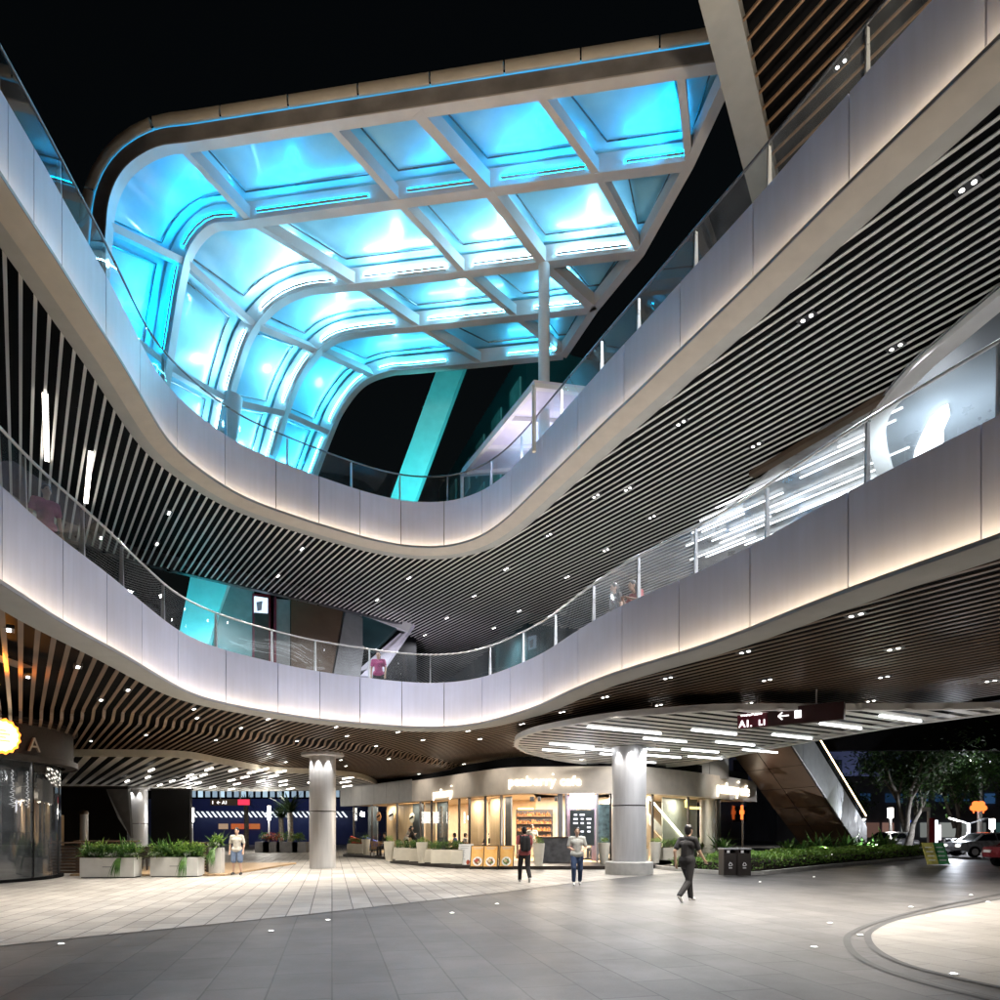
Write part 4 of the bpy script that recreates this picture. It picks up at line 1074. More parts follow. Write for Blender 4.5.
# raised terrace in front of the cafe
M['deck'] = pmat('terrace_deck', (.22,.18,.15), .6, 0, .2, 2)
te = [atz(x,y,0).to_2d() for x,y in ((343,856.5),(389,859.5),(390,863),(420,866),(455,868.5),(520,869.5),(605,869.5),(655,868.5),(660,863),(700,858))]
terr = MB().prism([(p.x,p.y) for p in te] + [(p.x,p.y) for p in [cpt(720,.6)[0], cpt(644,.6)[0], cpt(557,.6)[0], cpt(476,.6)[0], cpt(412,.6)[0], cpt(346,.6)[0]]], 0, PF).build('cafe_terrace', M['dark'])
tag(terr, 'low dark terrace step running along the cafe front', 'terrace')
# ================================================================= enclosed escalator
es = thing('escalator', (14,32,0), 'covered escalator with brown clad underside, white side and glowing handrail', 'escalator')
q0 = Vector((10.1,30.2)); r0 = Vector((11.25,26.95)); ev = Vector((4.42,4.3)).normalized(); rise = .57
KE = 1.28
def ep(base, t, dz=0): return Vector(((base.x+ev.x*t)*KE, (base.y+ev.y*t)*KE, CZ+(4.8-rise*t+dz-CZ)*KE))
T0, T1 = -.3, 8.0
MB().hexa([ep(q0,T0),ep(r0,T0),ep(r0,T1),ep(q0,T1),ep(q0,T0,.3),ep(r0,T0,.3),ep(r0,T1,.3),ep(q0,T1,.3)]).build('underside', M['brownpanel'], es)
mb = MB()
for k in range(1,6):
    t = T0+(T1-T0)*k/6; mb.bar(ep(q0,t,-.003), ep(r0,t,-.003), .025,.012)
mb.bar(ep(q0.lerp(r0,.42),T0,-.003), ep(q0.lerp(r0,.42),T1,-.003), .03,.012)
mb.build('cladding_joint', M['black'], es)
wd = (r0-q0).normalized()
for k in range(7):
    a = T0+(T1-T0)*k/7+.012; b = T0+(T1-T0)*(k+1)/7-.012
    w = r0 + wd*.02
    MB().hexa([ep(w,a,-.02),ep(w+wd*.06,a,-.02),ep(w+wd*.06,b,-.02),ep(w,b,-.02),ep(w,a,1.5),ep(w+wd*.06,a,1.5),ep(w+wd*.06,b,1.5),ep(w,b,1.5)]).build('side_panel', M['white'], es)
MB().bar(ep(q0,T0,.75), ep(q0,T1,.75), .06,1.5).build('side_panel', M['white'], es)
w = r0+wd*.02
MB().bar(ep(w,T0,2.02), ep(w,T1,2.02), .07,.06).build('handrail_light', emat('escalator_handrail_light',(1,.72,.38),7), es)
MB().hexa([ep(w,T0,1.5),ep(w+wd*.015,T0,1.5),ep(w+wd*.015,T1,1.5),ep(w,T1,1.5),ep(w,T0,1.98),ep(w+wd*.015,T0,1.98),ep(w+wd*.015,T1,1.98),ep(w,T1,1.98)]).build('balustrade_glass', M['smoke'], es)
MB().bar(ep(r0,T0,-.02), ep(r0,T1,-.02), .09,.05).build('edge_trim', M['dark'], es)
# ================================================================= plants
def leaf(mb, p, d, L, w, droop=.25):
    d = Vector(d).normalized(); s = d.cross(Vector((0,0,1)))
    if s.length < .05: s = Vector((1,0,0))
    s.normalize(); s = (s + Vector((random.uniform(-.5,.5),random.uniform(-.5,.5),random.uniform(-.5,.5)))*.6).normalized()
    m = p + d*L*.5 + Vector((0,0,L*.08)); e = p + d*L - Vector((0,0,L*droop))
    n = len(mb.v); mb.v += [tuple(p), tuple(m-s*w/2), tuple(e), tuple(m+s*w/2)]; mb.f += [(n,n+1,n+2,n+3)]
def blade(mb, p, d, L, w, droop=.6, seg=4):
    d = Vector(d).normalized(); h = Vector((d.x,d.y,0)); h = h.normalized() if h.length > .01 else Vector((1,0,0))
    s = Vector((-h.y,h.x,0)); n = len(mb.v)
    for k in range(seg+1):
        u = k/seg; q = p + d*L*u - Vector((0,0,droop*L*u*u)); ww = w*(1-u**1.6)*.5+.002
        mb.v += [tuple(q-s*ww), tuple(q+s*ww)]
    for k in range(seg): mb.f.append((n+2*k,n+2*k+1,n+2*k+3,n+2*k+2))
def rdir(zmin=-.2):
    while True:
        v = Vector((random.uniform(-1,1),random.uniform(-1,1),random.uniform(zmin,1)))
        if .1 < v.length < 1: return v.normalized()
def bush(mb, c, r, n, size, zmin=-.1):
    """leaf sized faces in a lumpy volume"""
    lumps = [(Vector((random.uniform(-.6,.6)*r[0],random.uniform(-.6,.6)*r[1],random.uniform(0,.6)*r[2])), random.uniform(.35,.6)) for _ in range(7)]
    for _ in range(n):
        l, k = random.choice(lumps); v = rdir(zmin); q = Vector(c) + l + Vector((v.x*r[0],v.y*r[1],v.z*r[2]))*k*random.uniform(.55,1.05)
        leaf(mb, q, (v + rdir(-1)*.7), size*random.uniform(.6,1.3), size*.42)
def palmy(mb, c, n, L, w, spread=.8):
    for _ in range(n):
        a = random.uniform(0,2*PI); e = random.uniform(.25,1.3)
        blade(mb, Vector(c)+Vector((random.uniform(-.05,.05),random.uniform(-.05,.05),0)), (math.cos(a)*math.cos(e),math.sin(a)*math.cos(e),math.sin(e)), L*random.uniform(.6,1.1), w, random.uniform(.3,.8)*spread)
def box_planter(x, y, ax, sx, sy, h, label, group, m, kind, zb=0, plants=True, mark=False):
    t = thing('planter', (x,y,zb), label, 'planter', group)
    mb = MB(); mb.obox((x,y), ax, sx, sy, zb+.03, zb+h); mb.build('box', M[m], t)
    MB().obox((x,y), ax, sx-.06, sy-.06, zb, zb+.03).build('base', M['black'], t)
    MB().obox((x,y), ax, sx-.08, sy-.08, zb+h, zb+h+.012).build('soil', M['soil'], t)
    a = Vector((ax[0],ax[1],0)).normalized(); b = Vector((-a.y,a.x,0))
    if mark:
        q = Vector((x,y,zb+h*.55)) - b*(sy/2+.004)*(1 if b.y > 0 else -1); MB().bar(q-a*.14,q+a*.14,.004,.03).build('maker_mark', M['grey'], t)
    g1, g2, g3 = MB(), MB(), MB()
    n = max(1, int(sx/.26))
    for k in range(n):
        c = Vector((x,y,zb+h)) + a*(-sx/2 + sx*(k+.5)/n) + b*random.uniform(-.08,.08)
        if kind == 'tropic':
            palmy(g1, c, 26, random.uniform(.75,1.15), .075, .55); palmy(g2, c+b*.1, 16, random.uniform(.6,1.0), .08, .55); bush(g1, c, (.26,.26,.4), 150, .15); bush(g2, c+Vector((0,0,.1)), (.24,.24,.4), 70, .14)
            if random.random() < .4: bush(g3, c-b*.22*(1 if b.y>0 else -1)+Vector((0,0,.05)), (.22,.12,.14), 130, .05)
            if k == n*2//3:
                for _ in range(40): blade(g1, c-b*.24*(1 if b.y>0 else -1), (random.uniform(-.4,.4),-.9,.3), random.uniform(.3,.6), .05, 1.5)
        else:
            bush(g1, c, (.24,.22,.36), 240, .075); bush(g2, c+Vector((0,0,.08)), (.2,.2,.3), 90, .07)
            if random.random() < .3: bush(g3, c+Vector((0,0,.2)), (.15,.15,.14), 30, .05)
    g1.build('foliage', M['leaf'], t); g2.build('foliage', M['leaf_lime'], t)
    if g3.v: g3.build('blossom', M['flower_white'], t)
    return t
X1 = (1,.03)
p = atz(105.5,878,0); box_planter(p.x,p.y+.35,(1,.1),1.72,.66,.67,'white box planter with trailing ferns and white flowers nearest the curved glass shop',None,'planter_white','tropic',mark=True)
p = atz(173,877,0); box_planter(p.x,p.y+.35,(1,.06),1.58,.66,.67,'white box planter overflowing with lime green leaves left of the narrow pedestal',None,'planter_white','tropic',mark=True)
p = atz(214.5,875,0); box_planter(p.x,p.y+.2,(1,.06),.42,.42,.98,'tall narrow grey pedestal planter with leafy plants beside the man in shorts',None,'planter_white','tropic')
# cafe planters
for (x,y,w,kind,lab) in ((352,857,.62,'box','short cream planter at the far left end of the cafe terrace'),(358.5,857.5,.5,'box','second cream planter from the left end of the cafe terrace'),
    (397,863,.5,'box','small cream planter beside the tapered pot at the near terrace corner'),(405.5,864.5,.95,'box','wide cream planter in front of the standing couple'),(416,865.5,.6,'box','cream planter right behind the tall tapered pot'),
    (432,866.5,.72,'box','cream planter below the vertical banner'),(446,867.5,1.3,'box','widest cream planter left of the white menu board'),(457,868,.5,'box','narrow cream planter touching the white menu board'),
    (643,866,.5,'box','short cream planter half hidden by the stout column'),(666,864,1.3,'box','long cream planter under the lit stair rail'),(679,862,.7,'box','cream planter beside the hedge tip'),(706,858,2.4,'box','long pale planter with broad leaves behind the bins')):
    p = atz(x,y-3.2,PF); q = atz(x+4,y-3.2,PF); box_planter(p.x,p.y+.3,(1,-.12) if x < 500 else (1,.2),w,.42,.62,lab,'cream planters along the cafe terrace','planter_cream',kind,PF)
def pot(x, y, lab, zb=PF, h=.92):
    p = atz(x,y,zb); t = thing('tapered_pot', (p.x,p.y,zb), lab, 'pot', 'tapered pots on the cafe terrace')
    MB().lathe(p.x,p.y,[(.16,zb),(.26,zb+h),(.23,zb+h),(.22,zb+h-.05)],20).build('pot', M['planter_cream'], t, True, 35)
    g = MB(); bush(g,(p.x,p.y,zb+h),(.26,.26,.26),320,.06); g.build('foliage', M['leaf_lime'], t)
for a in ((366,855,'tapered cream pot with a clipped shrub by the wicker chair'),(389,861,'tapered cream pot at the near corner of the terrace'),(422,863,'tapered cream pot between two planters left of the banner'),(538.5,866,'tapered cream pot right of the food posters, before the stone counter'),(604,864.5,'tapered cream pot left of the stout column'),(655.5,863,'tapered cream pot right of the stout column')): pot(*a)
# ---- hedge bed
bedp = [Vector((6.35,30.6))] + [atz(x,y,0).to_2d() for x,y in ((668,870),(700,873),(738,875.5),(762,875),(820,868.5),(930,857.8))] + [Vector((27.5,45)),Vector((20,46)),Vector((15.5,40)),Vector((10.5,33.6))]
kb = thing('planting_bed', (14,34,0), 'curved raised planting bed with pale stone kerb around the escalator foot', 'planting bed')
MB().prism([(v.x,v.y) for v in bedp],0,.1).build('soil', M['soil'], kb)
MB().sweep(bedp+[bedp[0]], [(-.09,0),(-.09,.14),(.06,.14),(.06,0)]).build('kerb', M['kerb'], kb)
hg = thing('hedge', (15,32,.1), 'low clipped green hedge filling the front of the planting bed beside the bins', 'hedge')
cent = Vector((15.5,37.5)); mb1, mb2 = MB(), MB(); cnt = 0
front = resample(spline(bedp[1:7],8),.2)
inn_ = [v + (Vector((v.x+3.2*.75, v.y+3.2*.66))-v) for v in front]
nf = normals(front)
while cnt < 21000:
    k = random.randrange(len(front)); d = random.uniform(.12,2.6); p = front[k] + Vector(nf[k])*d + Vector((random.uniform(-.1,.1),random.uniform(-.1,.1)))
    if not inside(p, bedp): cnt += .2; continue
    top = .52 + .07*math.sin(p.x*2.1)+.05*math.sin(p.y*3.3) + random.uniform(-.04,.06)
    z = top if d > .3 else random.uniform(.12,top)
    if p.x < 8.3: z *= .7
    leaf(random.choice((mb1,mb1,mb2)), Vector((p.x,p.y,z+.05)), rdir(-.1)+Vector((0,0,.4)), random.uniform(.09,.17), .07); cnt += 1
M['hedge'] = leafmat('hedge_green',(.075,.18,.03),(.19,.34,.06)); mb1.build('foliage', M['hedge'], hg); mb2.build('foliage', M['leaf_lime'], hg)
core_ = [f_ + Vector(n_)*.25 for f_, n_ in zip(front, nf)]; core2 = [f_ + Vector(n_)*2.5 for f_, n_ in zip(front, nf)]
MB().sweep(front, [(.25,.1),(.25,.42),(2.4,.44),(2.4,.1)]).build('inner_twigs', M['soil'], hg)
def bigplant(px, py, s, lab):
    p = atz(px,py,.1); t = thing('broadleaf_plant', (p.x,p.y,.1), lab, 'plant', 'broadleaf plants behind the hedge')
    m = MB(); palmy(m,(p.x,p.y,.25),52,1.75*s,.22,.6); m.build('foliage', M['leaf'], t)
    m = MB(); palmy(m,(p.x,p.y,.25),14,1.6*s,.2,.6); m.build('foliage', M['leaf_dark'], t)
for k, x in enumerate((688,704,722,788,802,817,832,847,861,874,886)):
    bigplant(x, 858.5-.4*abs(k-4), random.uniform(.8,1.15), 'dark glossy broadleaf plant in the row behind the clipped hedge')
sp_ = thing('spike_light', (20.6,38.2,.1), 'small ground spotlight in the planting bed lighting the escalator side', 'garden light')
MB().lathe(20.6,38.2,[(.03,.1),(.03,.35)],8).build('spike', M['black'], sp_); MB().lathe(20.6,38.2,[(.07,.35),(.09,.5),(.085,.52)],12).build('head', M['dark'], sp_)
lamp('SPOT','spike_lamp',(20.6,38.2,.62),420,(.82,.88,1),sp_,spot_size=math.radians(110),spot_blend=.6,target=(19.6,40.2,2.4))
lamp('SPOT','spike_lamp',(20.6,38.2,.64),120,(.9,1,.9),sp_,spot_size=math.radians(150),spot_blend=.6,target=(17,36,.8))  # second beam added to brighten the plants
s2_ = copy_tree(sp_, (16.2,34.6,.1), None, 'small ground spotlight behind the hedge under the escalator')  # extra copy, added only to light the plant row
# ---- bins
def bin_(px, py, lab):
    p = atz(px,py,0); t = thing('litter_bin', (p.x,p.y,0), lab, 'bin', 'litter bins by the hedge')
    a = Vector((1,.12,0)).normalized(); b = Vector((-a.y,a.x,0)); c = (p.x,p.y+.1)
    MB().obox(c,a,.47,.44,.04,.80).build('body', M['dark'], t)
    MB().obox(c,a,.5,.47,.93,.98).build('lid', M['grey'], t)
    for s in (-1,1): MB().obox((c[0]+a.x*.21*s,c[1]+a.y*.21*s),a,.05,.44,.80,.93).build('side_post', M['dark'], t)
    MB().obox((c[0],c[1]+.1),a,.4,.2,.80,.93).build('inner_shade', M['black'], t)
    f = Vector((c[0],c[1],0)) - b*.226
    MB().obox((f.x-a.x*.08,f.y-a.y*.08),a,.1,.008,.815,.905).build('notice', M['white'], t)
    m = MB()
    for k in range(3):     # recycling triangle mark
        w0 = PI/2+k*2*PI/3; w1 = w0+2*PI/3
        q = lambda w: f + a*(.09*math.cos(w)) + Vector((0,0,.42+.09*math.sin(w))) - b*.004
        m.bar(q(w0).lerp(q(w1),.1), q(w0).lerp(q(w1),.8), .006, .028)
    m.bar(f+a*-.06+Vector((0,0,.30))-b*.004, f+a*.06+Vector((0,0,.30))-b*.004, .006,.03)
    m.build('recycling_mark', M['white'], t)
bin_(728.5,876.5,'dark twin litter bin, left half next to the walking figure'); bin_(742.5,876.5,'dark twin litter bin, right half against the hedge')
# ---- poster boards
def poster(px, py, w, h, lab, food):
    p = atz(px,py,0); t = thing('poster_stand', (p.x,p.y,0), lab, 'poster stand', 'menu boards in front of the cafe')
    a = Vector((1,-.06,0)); lean = Vector((.06,.22,0)); u = Vector((lean.x*h,lean.y*h,h)).normalized()
    o = Vector((p.x,p.y,.10)); n = u.cross(a).normalized()
    fr = MB().hexa([o-a*w/2,o+a*w/2,o+a*w/2-n*-.03,o-a*w/2-n*-.03,o-a*w/2+u*h,o+a*w/2+u*h,o+a*w/2+u*h+n*.03,o-a*w/2+u*h+n*.03]).build('board', M['dark'] if food else M['white'], t)
    for s in (-1,1):
        MB().bar(o+a*s*w*.48+u*h*.9, Vector((p.x+a.x*s*w*.48,p.y+.55,0)), .025,.025).build('leg', M['dark'], t)
        MB().bar(o+a*s*w*.48+u*.02, o+a*s*w*.48+Vector((0,0,-.10)), .025,.025).build('foot', M['dark'], t)
    q = o - n*.006; e = .035
    if food:
        MB().hexa([q-a*(w/2-e)+u*e,q+a*(w/2-e)+u*e,q+a*(w/2-e)+u*e+n*.004,q-a*(w/2-e)+u*e+n*.004]+[v+u*(h-2*e) for v in (q-a*(w/2-e)+u*e,q+a*(w/2-e)+u*e,q+a*(w/2-e)+u*e+n*.004,q-a*(w/2-e)+u*e+n*.004)]).build('print', M['poster_orange'], t)
        m = MB(); c = q - n*.003 + u*h*.26; m.poly([c + a*(.19*math.cos(k*PI/12)) + u*(.19*math.sin(k*PI/12)) for k in range(24)]); pl_ = m.build('plate_picture', M['white'], t)
        for (cc,r,du_,da) in ((food[0],.13,.0,.0),(food[1],.07,.03,-.04),(food[2],.045,-.04,.05)):
            m = MB(); c2 = c - n*.003 + u*du_ + a*da - n*(.002 if r < .1 else 0) - n*(.002 if r<.06 else 0); m.poly([c2 + a*(r*(1+.2*math.sin(5*k))*math.cos(k*PI/9)) + u*(r*(1+.2*math.cos(4*k))*math.sin(k*PI/9)) for k in range(18)]); m.build('food_picture', cc, t)
        m = MB()
        for k in range(2): m.bar(q - n*.004 - a*(.2-.03*k) + u*h*(.9-.06*k), q - n*.004 + a*(.2-.06*k) + u*h*(.9-.06*k), .004,.025)
        m.build('print_lettering', M['cream'], t)
    else:
        m = MB()
        for k in range(7): m.bar(q - n*.003 - a*w*.36 + u*h*(.9-.1*k), q - n*.003 + a*w*random.uniform(-.1,.34) + u*h*(.9-.1*k), .004,.014)
        m.build('print_lettering', M['grey'], t)
        m = MB(); c = q - n*.004 + a*w*.22 + u*h*.16; m.poly([c + a*(.08*math.cos(k*PI/6)) + u*(.1*math.sin(k*PI/6)) for k in range(12)]); m.build('picture', M['flower_red'], t)
M['poster_orange'] = pmat('orange_poster_print', (.62,.27,.05), .5, 0, .3, 3, col2=(.75,.48,.16))
fd = [pmat('food_brown',(.2,.1,.04),.5),pmat('food_green',(.08,.2,.05),.5),pmat('food_cream',(.6,.45,.25),.5),pmat('food_red',(.45,.06,.04),.5)]
poster(464.5,868,.62,.93,'white menu board leaning beside the food posters',None)
poster(477,869.5,.60,.90,'orange food poster board next to the white menu board',(fd[0],fd[3],fd[2]))
poster(490,869.8,.60,.90,'orange food poster board in the middle, with a dark dish',(fd[0],fd[2],fd[1]))
poster(506,869.5,.60,.90,'orange food poster board at the right, with a green dish',(fd[1],fd[2],fd[0]))
# ---- wicker chairs and round tables
M['wicker'] = pmat('wicker', (.33,.2,.1), .6, 0, .3, 22, .4, 60)
def chair_proto():
    t = thing('wicker_chair', (0,0,0), 'low wicker tub chair on the cafe terrace', 'chair', 'wicker chairs on the cafe terrace')
    m = MB(); m.lathe(0,0,[(.26,.38),(.28,.42),(.28,.46),(.2,.48)],20); m.build('seat', M['wicker'], t, True, 40)
    m = MB()
    for k in range(13):
        w0 = PI*(1.0+k/12)
        for z0,z1,r0,r1 in ((.44,.80,.28,.33),): m.bar((r0*math.cos(w0),r0*math.sin(w0),z0),(r1*math.cos(w0),r1*math.sin(w0),z1),.05,.03)
    m.tube([(.33*math.cos(PI*(1+k/12)),.33*math.sin(PI*(1+k/12)),.81) for k in range(13)],.022,6); m.build('backrest', M['wicker'], t)
    for s in (-1,1):
        for q in (-1,1): MB().bar((.19*s,.19*q,.39),(.23*s,.23*q,0),.03,.03).build('leg', M['dark'], t)
    return t
CH = chair_proto(); used = [False]
def chair(x, y, rz, lab):
    o = CH if not used[0] else copy_tree(CH); used[0] = True
    o.location = (x,y,PF); o.rotation_euler[2] = rz; o['label'] = lab; return o
def table(x, y, lab):
    t = thing('cafe_table', (x,y,PF), lab, 'table', 'round tables on the cafe terrace')
    MB().lathe(x,y,[(.33,PF+.71),(.34,PF+.725),(.33,PF+.74)],24).build('tabletop', M['lightwood'], t)
    MB().lathe(x,y,[(.03,PF+.03),(.03,PF+.71)],10).build('stem', M['dark'], t); MB().lathe(x,y,[(.22,PF),(.22,PF+.02),(.04,PF+.04)],20).build('base', M['dark'], t)
# ================================================================= people
def capsule(mb, p, q, r0, r1, n=12):
    p = Vector(p); q = Vector(q); t = q-p
    t = t.normalized() if t.length > 1e-5 else Vector((0,0,1))
    mb.tube([p-t*r0*.96, p-t*r0*.72, p-t*r0*.3, p, q, q+t*r1*.3, q+t*r1*.72, q+t*r1*.96],[r0*.28,r0*.69,r0*.95,r0,r1,r1*.95,r1*.69,r1*.28],n)
def ell(mb, c, rx, ry, rz, n=10):
    base = len(mb.v); mb.ball((0,0,0),1,n)
    for i in range(base,len(mb.v)): v = mb.v[i]; mb.v[i] = (c[0]+v[0]*rx, c[1]+v[1]*ry, c[2]+v[2]*rz)
def remeshed(mb, name, m, parent, vox, sm=5):
    o = mb.build(name, m, None)
    r = o.modifiers.new('r','REMESH'); r.mode = 'VOXEL'; r.voxel_size = vox
    s = o.modifiers.new('s','SMOOTH'); s.factor = .5; s.iterations = sm
    me = bpy.data.meshes.new_from_object(o.evaluated_get(bpy.context.evaluated_depsgraph_get()))
    o.modifiers.clear(); old = o.data; o.data = me; bpy.data.meshes.remove(old); me.name = name
    me.materials.clear(); me.materials.append(m); me.shade_smooth()
    o.parent = parent; return o
SK = pmat('skin', (.55,.36,.26), .5, 0, .06); HAIR = pmat('black_hair', (.012,.01,.01), .45, 0, .2, 20); SHOE = pmat('white_shoe', (.6,.6,.6), .5); SHOED = pmat('dark_shoe', (.04,.04,.04), .5)
PALM = []
def arm(mb, J, s, inf, hand=True):
    sh, el, wr = [Vector(v) for v in J]
    capsule(mb, sh, el, .050+inf, .040+inf*.9); capsule(mb, el, wr, .038+inf*.8, .026+inf*.6)
    if hand:
        d = (wr-el).normalized(); side = d.cross(Vector((0,0,1)) if abs(d.z) < .8 else Vector((0,1,0))).normalized(); nrm = side.cross(d)
        capsule(mb, wr, wr+d*.07, .024, .030)
        for k, L in enumerate((.062,.074,.07,.055)):
            b = wr + d*.085 + side*(.03-.02*k); capsule(mb, b, b+d*L*.5, .0095,.009,8); capsule(mb, b+d*L*.5, b+d*L+nrm*.02, .009,.008,8)
        b = wr + d*.03 + side*.025; capsule(mb, b, b+d*.04+side*.035, .011,.0095,8)
def person(loc, rz, label, pose, top, bottom, shoe, sleeve=.55, leg=1.0, scale=1.0, hair='short', vox=.0105, skirt=False):
    t = thing('person', (0,0,0), label, 'person'); P = POSES[pose]
    z = lambda v: Vector(v)
    b = MB()
    hip = z(P['hip']); ch = z(P['chest']); nk = z(P['neck']); hd = z(P['head'])
    up = (nk-hip).normalized()
    capsule(b, hip+Vector((-.06,0,0)), hip+Vector((.06,0,0)), .105,.105); capsule(b, hip, ch, .12,.125); capsule(b, ch+Vector((-.09,0,.02)), ch+Vector((.09,0,.02)), .10,.10)
    capsule(b, ch+Vector((-.13,0,.13)), ch+Vector((.13,0,.13)), .06,.06); capsule(b, nk-up*.06, hd-Vector((0,0,.06)), .052,.050)
    f = Vector((0,1,0)); ell(b, hd, .074,.092,.112); ell(b, hd+Vector((0,.03,-.06)), .055,.06,.06); capsule(b, hd+f*.088+Vector((0,0,.012)), hd+f*.106+Vector((0,0,-.025)), .010,.014,8)
    for s in (-1,1): ell(b, hd+Vector((.076*s,-.005,-.005)), .013,.022,.032, 6)
    for s, A in ((-1,P['la']),(1,P['ra'])): arm(b, A, s, 0)
    for Lg in (P['ll'],P['rl']):
        h0,k0,a0,t0 = [z(v) for v in Lg]
        capsule(b,h0,k0,.082,.055); capsule(b,k0,a0,.055,.036); capsule(b,a0+Vector((0,0,-.03)),t0,.036,.028)
    remeshed(b,'body',SK,t,vox)
    m = MB(); capsule(m, hip+up*.0+Vector((-.055,0,0)), hip+up*.0+Vector((.055,0,0)), .147,.147); capsule(m, hip+up*.1, ch, .14,.145); capsule(m, ch+Vector((-.09,0,.02)), ch+Vector((.09,0,.02)), .118,.118); capsule(m, ch+Vector((-.135,0,.13)), ch+Vector((.135,0,.13)), .075,.075)
    for A in (P['la'],P['ra']):
        sh,el,wr = [z(v) for v in A]
        if sleeve <= 1: capsule(m, sh, sh.lerp(el,sleeve), .068,.064)
        else: capsule(m, sh, el, .066,.056); capsule(m, el, el.lerp(wr,sleeve-1), .055,.044)
    remeshed(m,'shirt',top,t,vox*1.15,4)
    m = MB(); capsule(m, hip+Vector((-.06,0,.0)), hip+Vector((.06,0,.0)), .136,.136); capsule(m, hip+Vector((-.05,0,-.07)), hip+Vector((.05,0,-.07)), .118,.118)
    for Lg in (P['ll'],P['rl']):
        h0,k0,a0,t0 = [z(v) for v in Lg]
        if leg <= .5: capsule(m,h0,h0.lerp(k0,leg*2),.112,.104)
        else: capsule(m,h0,k0,.106,.078); capsule(m,k0,k0.lerp(a0,(leg-.5)*2),.076,.060)
    if skirt: capsule(m, hip, hip-Vector((0,0,.25)), .14,.2)
    remeshed(m,'trousers',bottom,t,vox*1.15,4)
    for Lg in (P['ll'],P['rl']):
        m = MB(); a0,t0 = z(Lg[2]),z(Lg[3]); capsule(m,a0+Vector((0,-.02,-.035)),a0+Vector((0,-.02,-.03)),.045,.045); capsule(m,a0+(t0-a0)*.2+Vector((0,0,-.01)),t0,.044,.038); remeshed(m,'shoe',shoe,t,.012,3)
    m = MB(); ell(m, hd+Vector((0,-.018,.025)), .085,.098,.108); ell(m, hd+Vector((0,-.045,-.03)), .075,.07,.08)
    if hair == 'long': capsule(m, hd+Vector((0,-.06,0)), hd+Vector((0,-.10,-.24)), .075,.05)
    if hair == 'bun': ell(m, hd+Vector((0,-.09,.07)), .05,.05,.05)
    remeshed(m,'hair',HAIR,t,.011,3)
    for s in (-1,1):
        m = MB(); ell(m, hd+Vector((.031*s,.083,.012)), .011,.008,.007,5); m.build('eye', M['black'], t)
    m = MB(); m.bar(hd+Vector((-.022,.098,-.055)), hd+Vector((.022,.098,-.055)), .006,.008); m.build('mouth', pmat('lips',(.4,.16,.14),.5), t)
    t.location = loc; t.rotation_euler[2] = rz; t.scale = (scale,)*3; return t
POSES = {
 'walk': dict(hip=(0,0,.93), chest=(0,.03,1.26), neck=(0,.04,1.46), head=(0,.07,1.60), la=((-.185,.03,1.39),(-.235,-.12,1.13),(-.24,-.08,.89)), ra=((.185,.03,1.39),(.235,.13,1.13),(.23,.30,.95)),
   ll=((-.09,0,.90),(-.10,.20,.53),(-.10,.27,.10),(-.10,.40,.055)), rl=((.09,0,.90),(.09,-.06,.48),(.09,-.38,.20),(.09,-.30,.06))),
 'walk2': dict(hip=(0,0,.93), chest=(0,.02,1.26), neck=(0,.03,1.46), head=(0,.06,1.60), la=((-.185,.03,1.39),(-.25,.02,1.13),(-.16,.22,1.06)), ra=((.185,.03,1.39),(.25,.0,1.13),(.15,.22,1.08)),
   ll=((-.09,0,.90),(-.09,.06,.49),(-.09,-.16,.11),(-.09,-.05,.05)), rl=((.09,0,.90),(.10,.16,.53),(.10,.10,.11),(.10,.23,.05))),
 'stand': dict(hip=(0,0,.93), chest=(0,.0,1.26), neck=(0,.01,1.46), head=(0,.04,1.60), la=((-.185,.0,1.39),(-.25,-.02,1.12),(-.25,.06,.88)), ra=((.185,.0,1.39),(.25,-.02,1.12),(.24,.06,.88)),
   ll=((-.10,0,.90),(-.12,.02,.49),(-.14,-.02,.09),(-.15,.12,.045)), rl=((.10,0,.90),(.12,.02,.49),(.14,-.02,.09),(.15,.12,.045))),
 'lean': dict(hip=(0,-.1,.93), chest=(0,.06,1.24), neck=(0,.14,1.42), head=(0,.2,1.54), la=((-.185,.1,1.36),(-.26,.2,1.14),(-.12,.36,1.2)), ra=((.185,.1,1.36),(.26,.2,1.14),(.12,.36,1.2)),
   ll=((-.10,-.1,.90),(-.11,-.06,.49),(-.12,-.12,.09),(-.12,.02,.045)), rl=((.10,-.1,.90),(.11,-.06,.49),(.12,-.12,.09),(.12,.02,.045))),
 'sit': dict(hip=(0,-.02,.56), chest=(0,-.02,.88), neck=(0,.0,1.08), head=(0,.04,1.22), la=((-.185,.0,1.01),(-.24,.06,.76),(-.14,.30,.75)), ra=((.185,.0,1.01),(.24,.06,.76),(.14,.30,.75)),
   ll=((-.09,0,.52),(-.11,.42,.52),(-.11,.40,.09),(-.11,.54,.045)), rl=((.09,0,.52),(.11,.42,.52),(.11,.44,.09),(.11,.58,.045))),
}
def cl(n, c): return pmat(n, c, .8, 0, .1, 9, .3, 30)
red = cl('salmon_red_shirt',(.42,.10,.10)); wht = cl('white_shirt',(.62,.58,.5)); blk = cl('black_cloth',(.014,.013,.015)); navy = cl('navy_trousers',(.025,.05,.12)); grey_ = cl('grey_tee',(.45,.47,.46)); denim = cl('blue_shorts',(.16,.22,.34)); pink = cl('pink_top',(.42,.06,.2)); tan = cl('tan_cloth',(.4,.28,.18)); blue = cl('blue_top',(.06,.1,.3))
p = atz(237,875,0); person((p.x,p.y,0), PI*1.0, 'man in a loose white shirt and blue shorts standing by the narrow pedestal planter','stand',wht,denim,SHOED,.8,.45,.98)
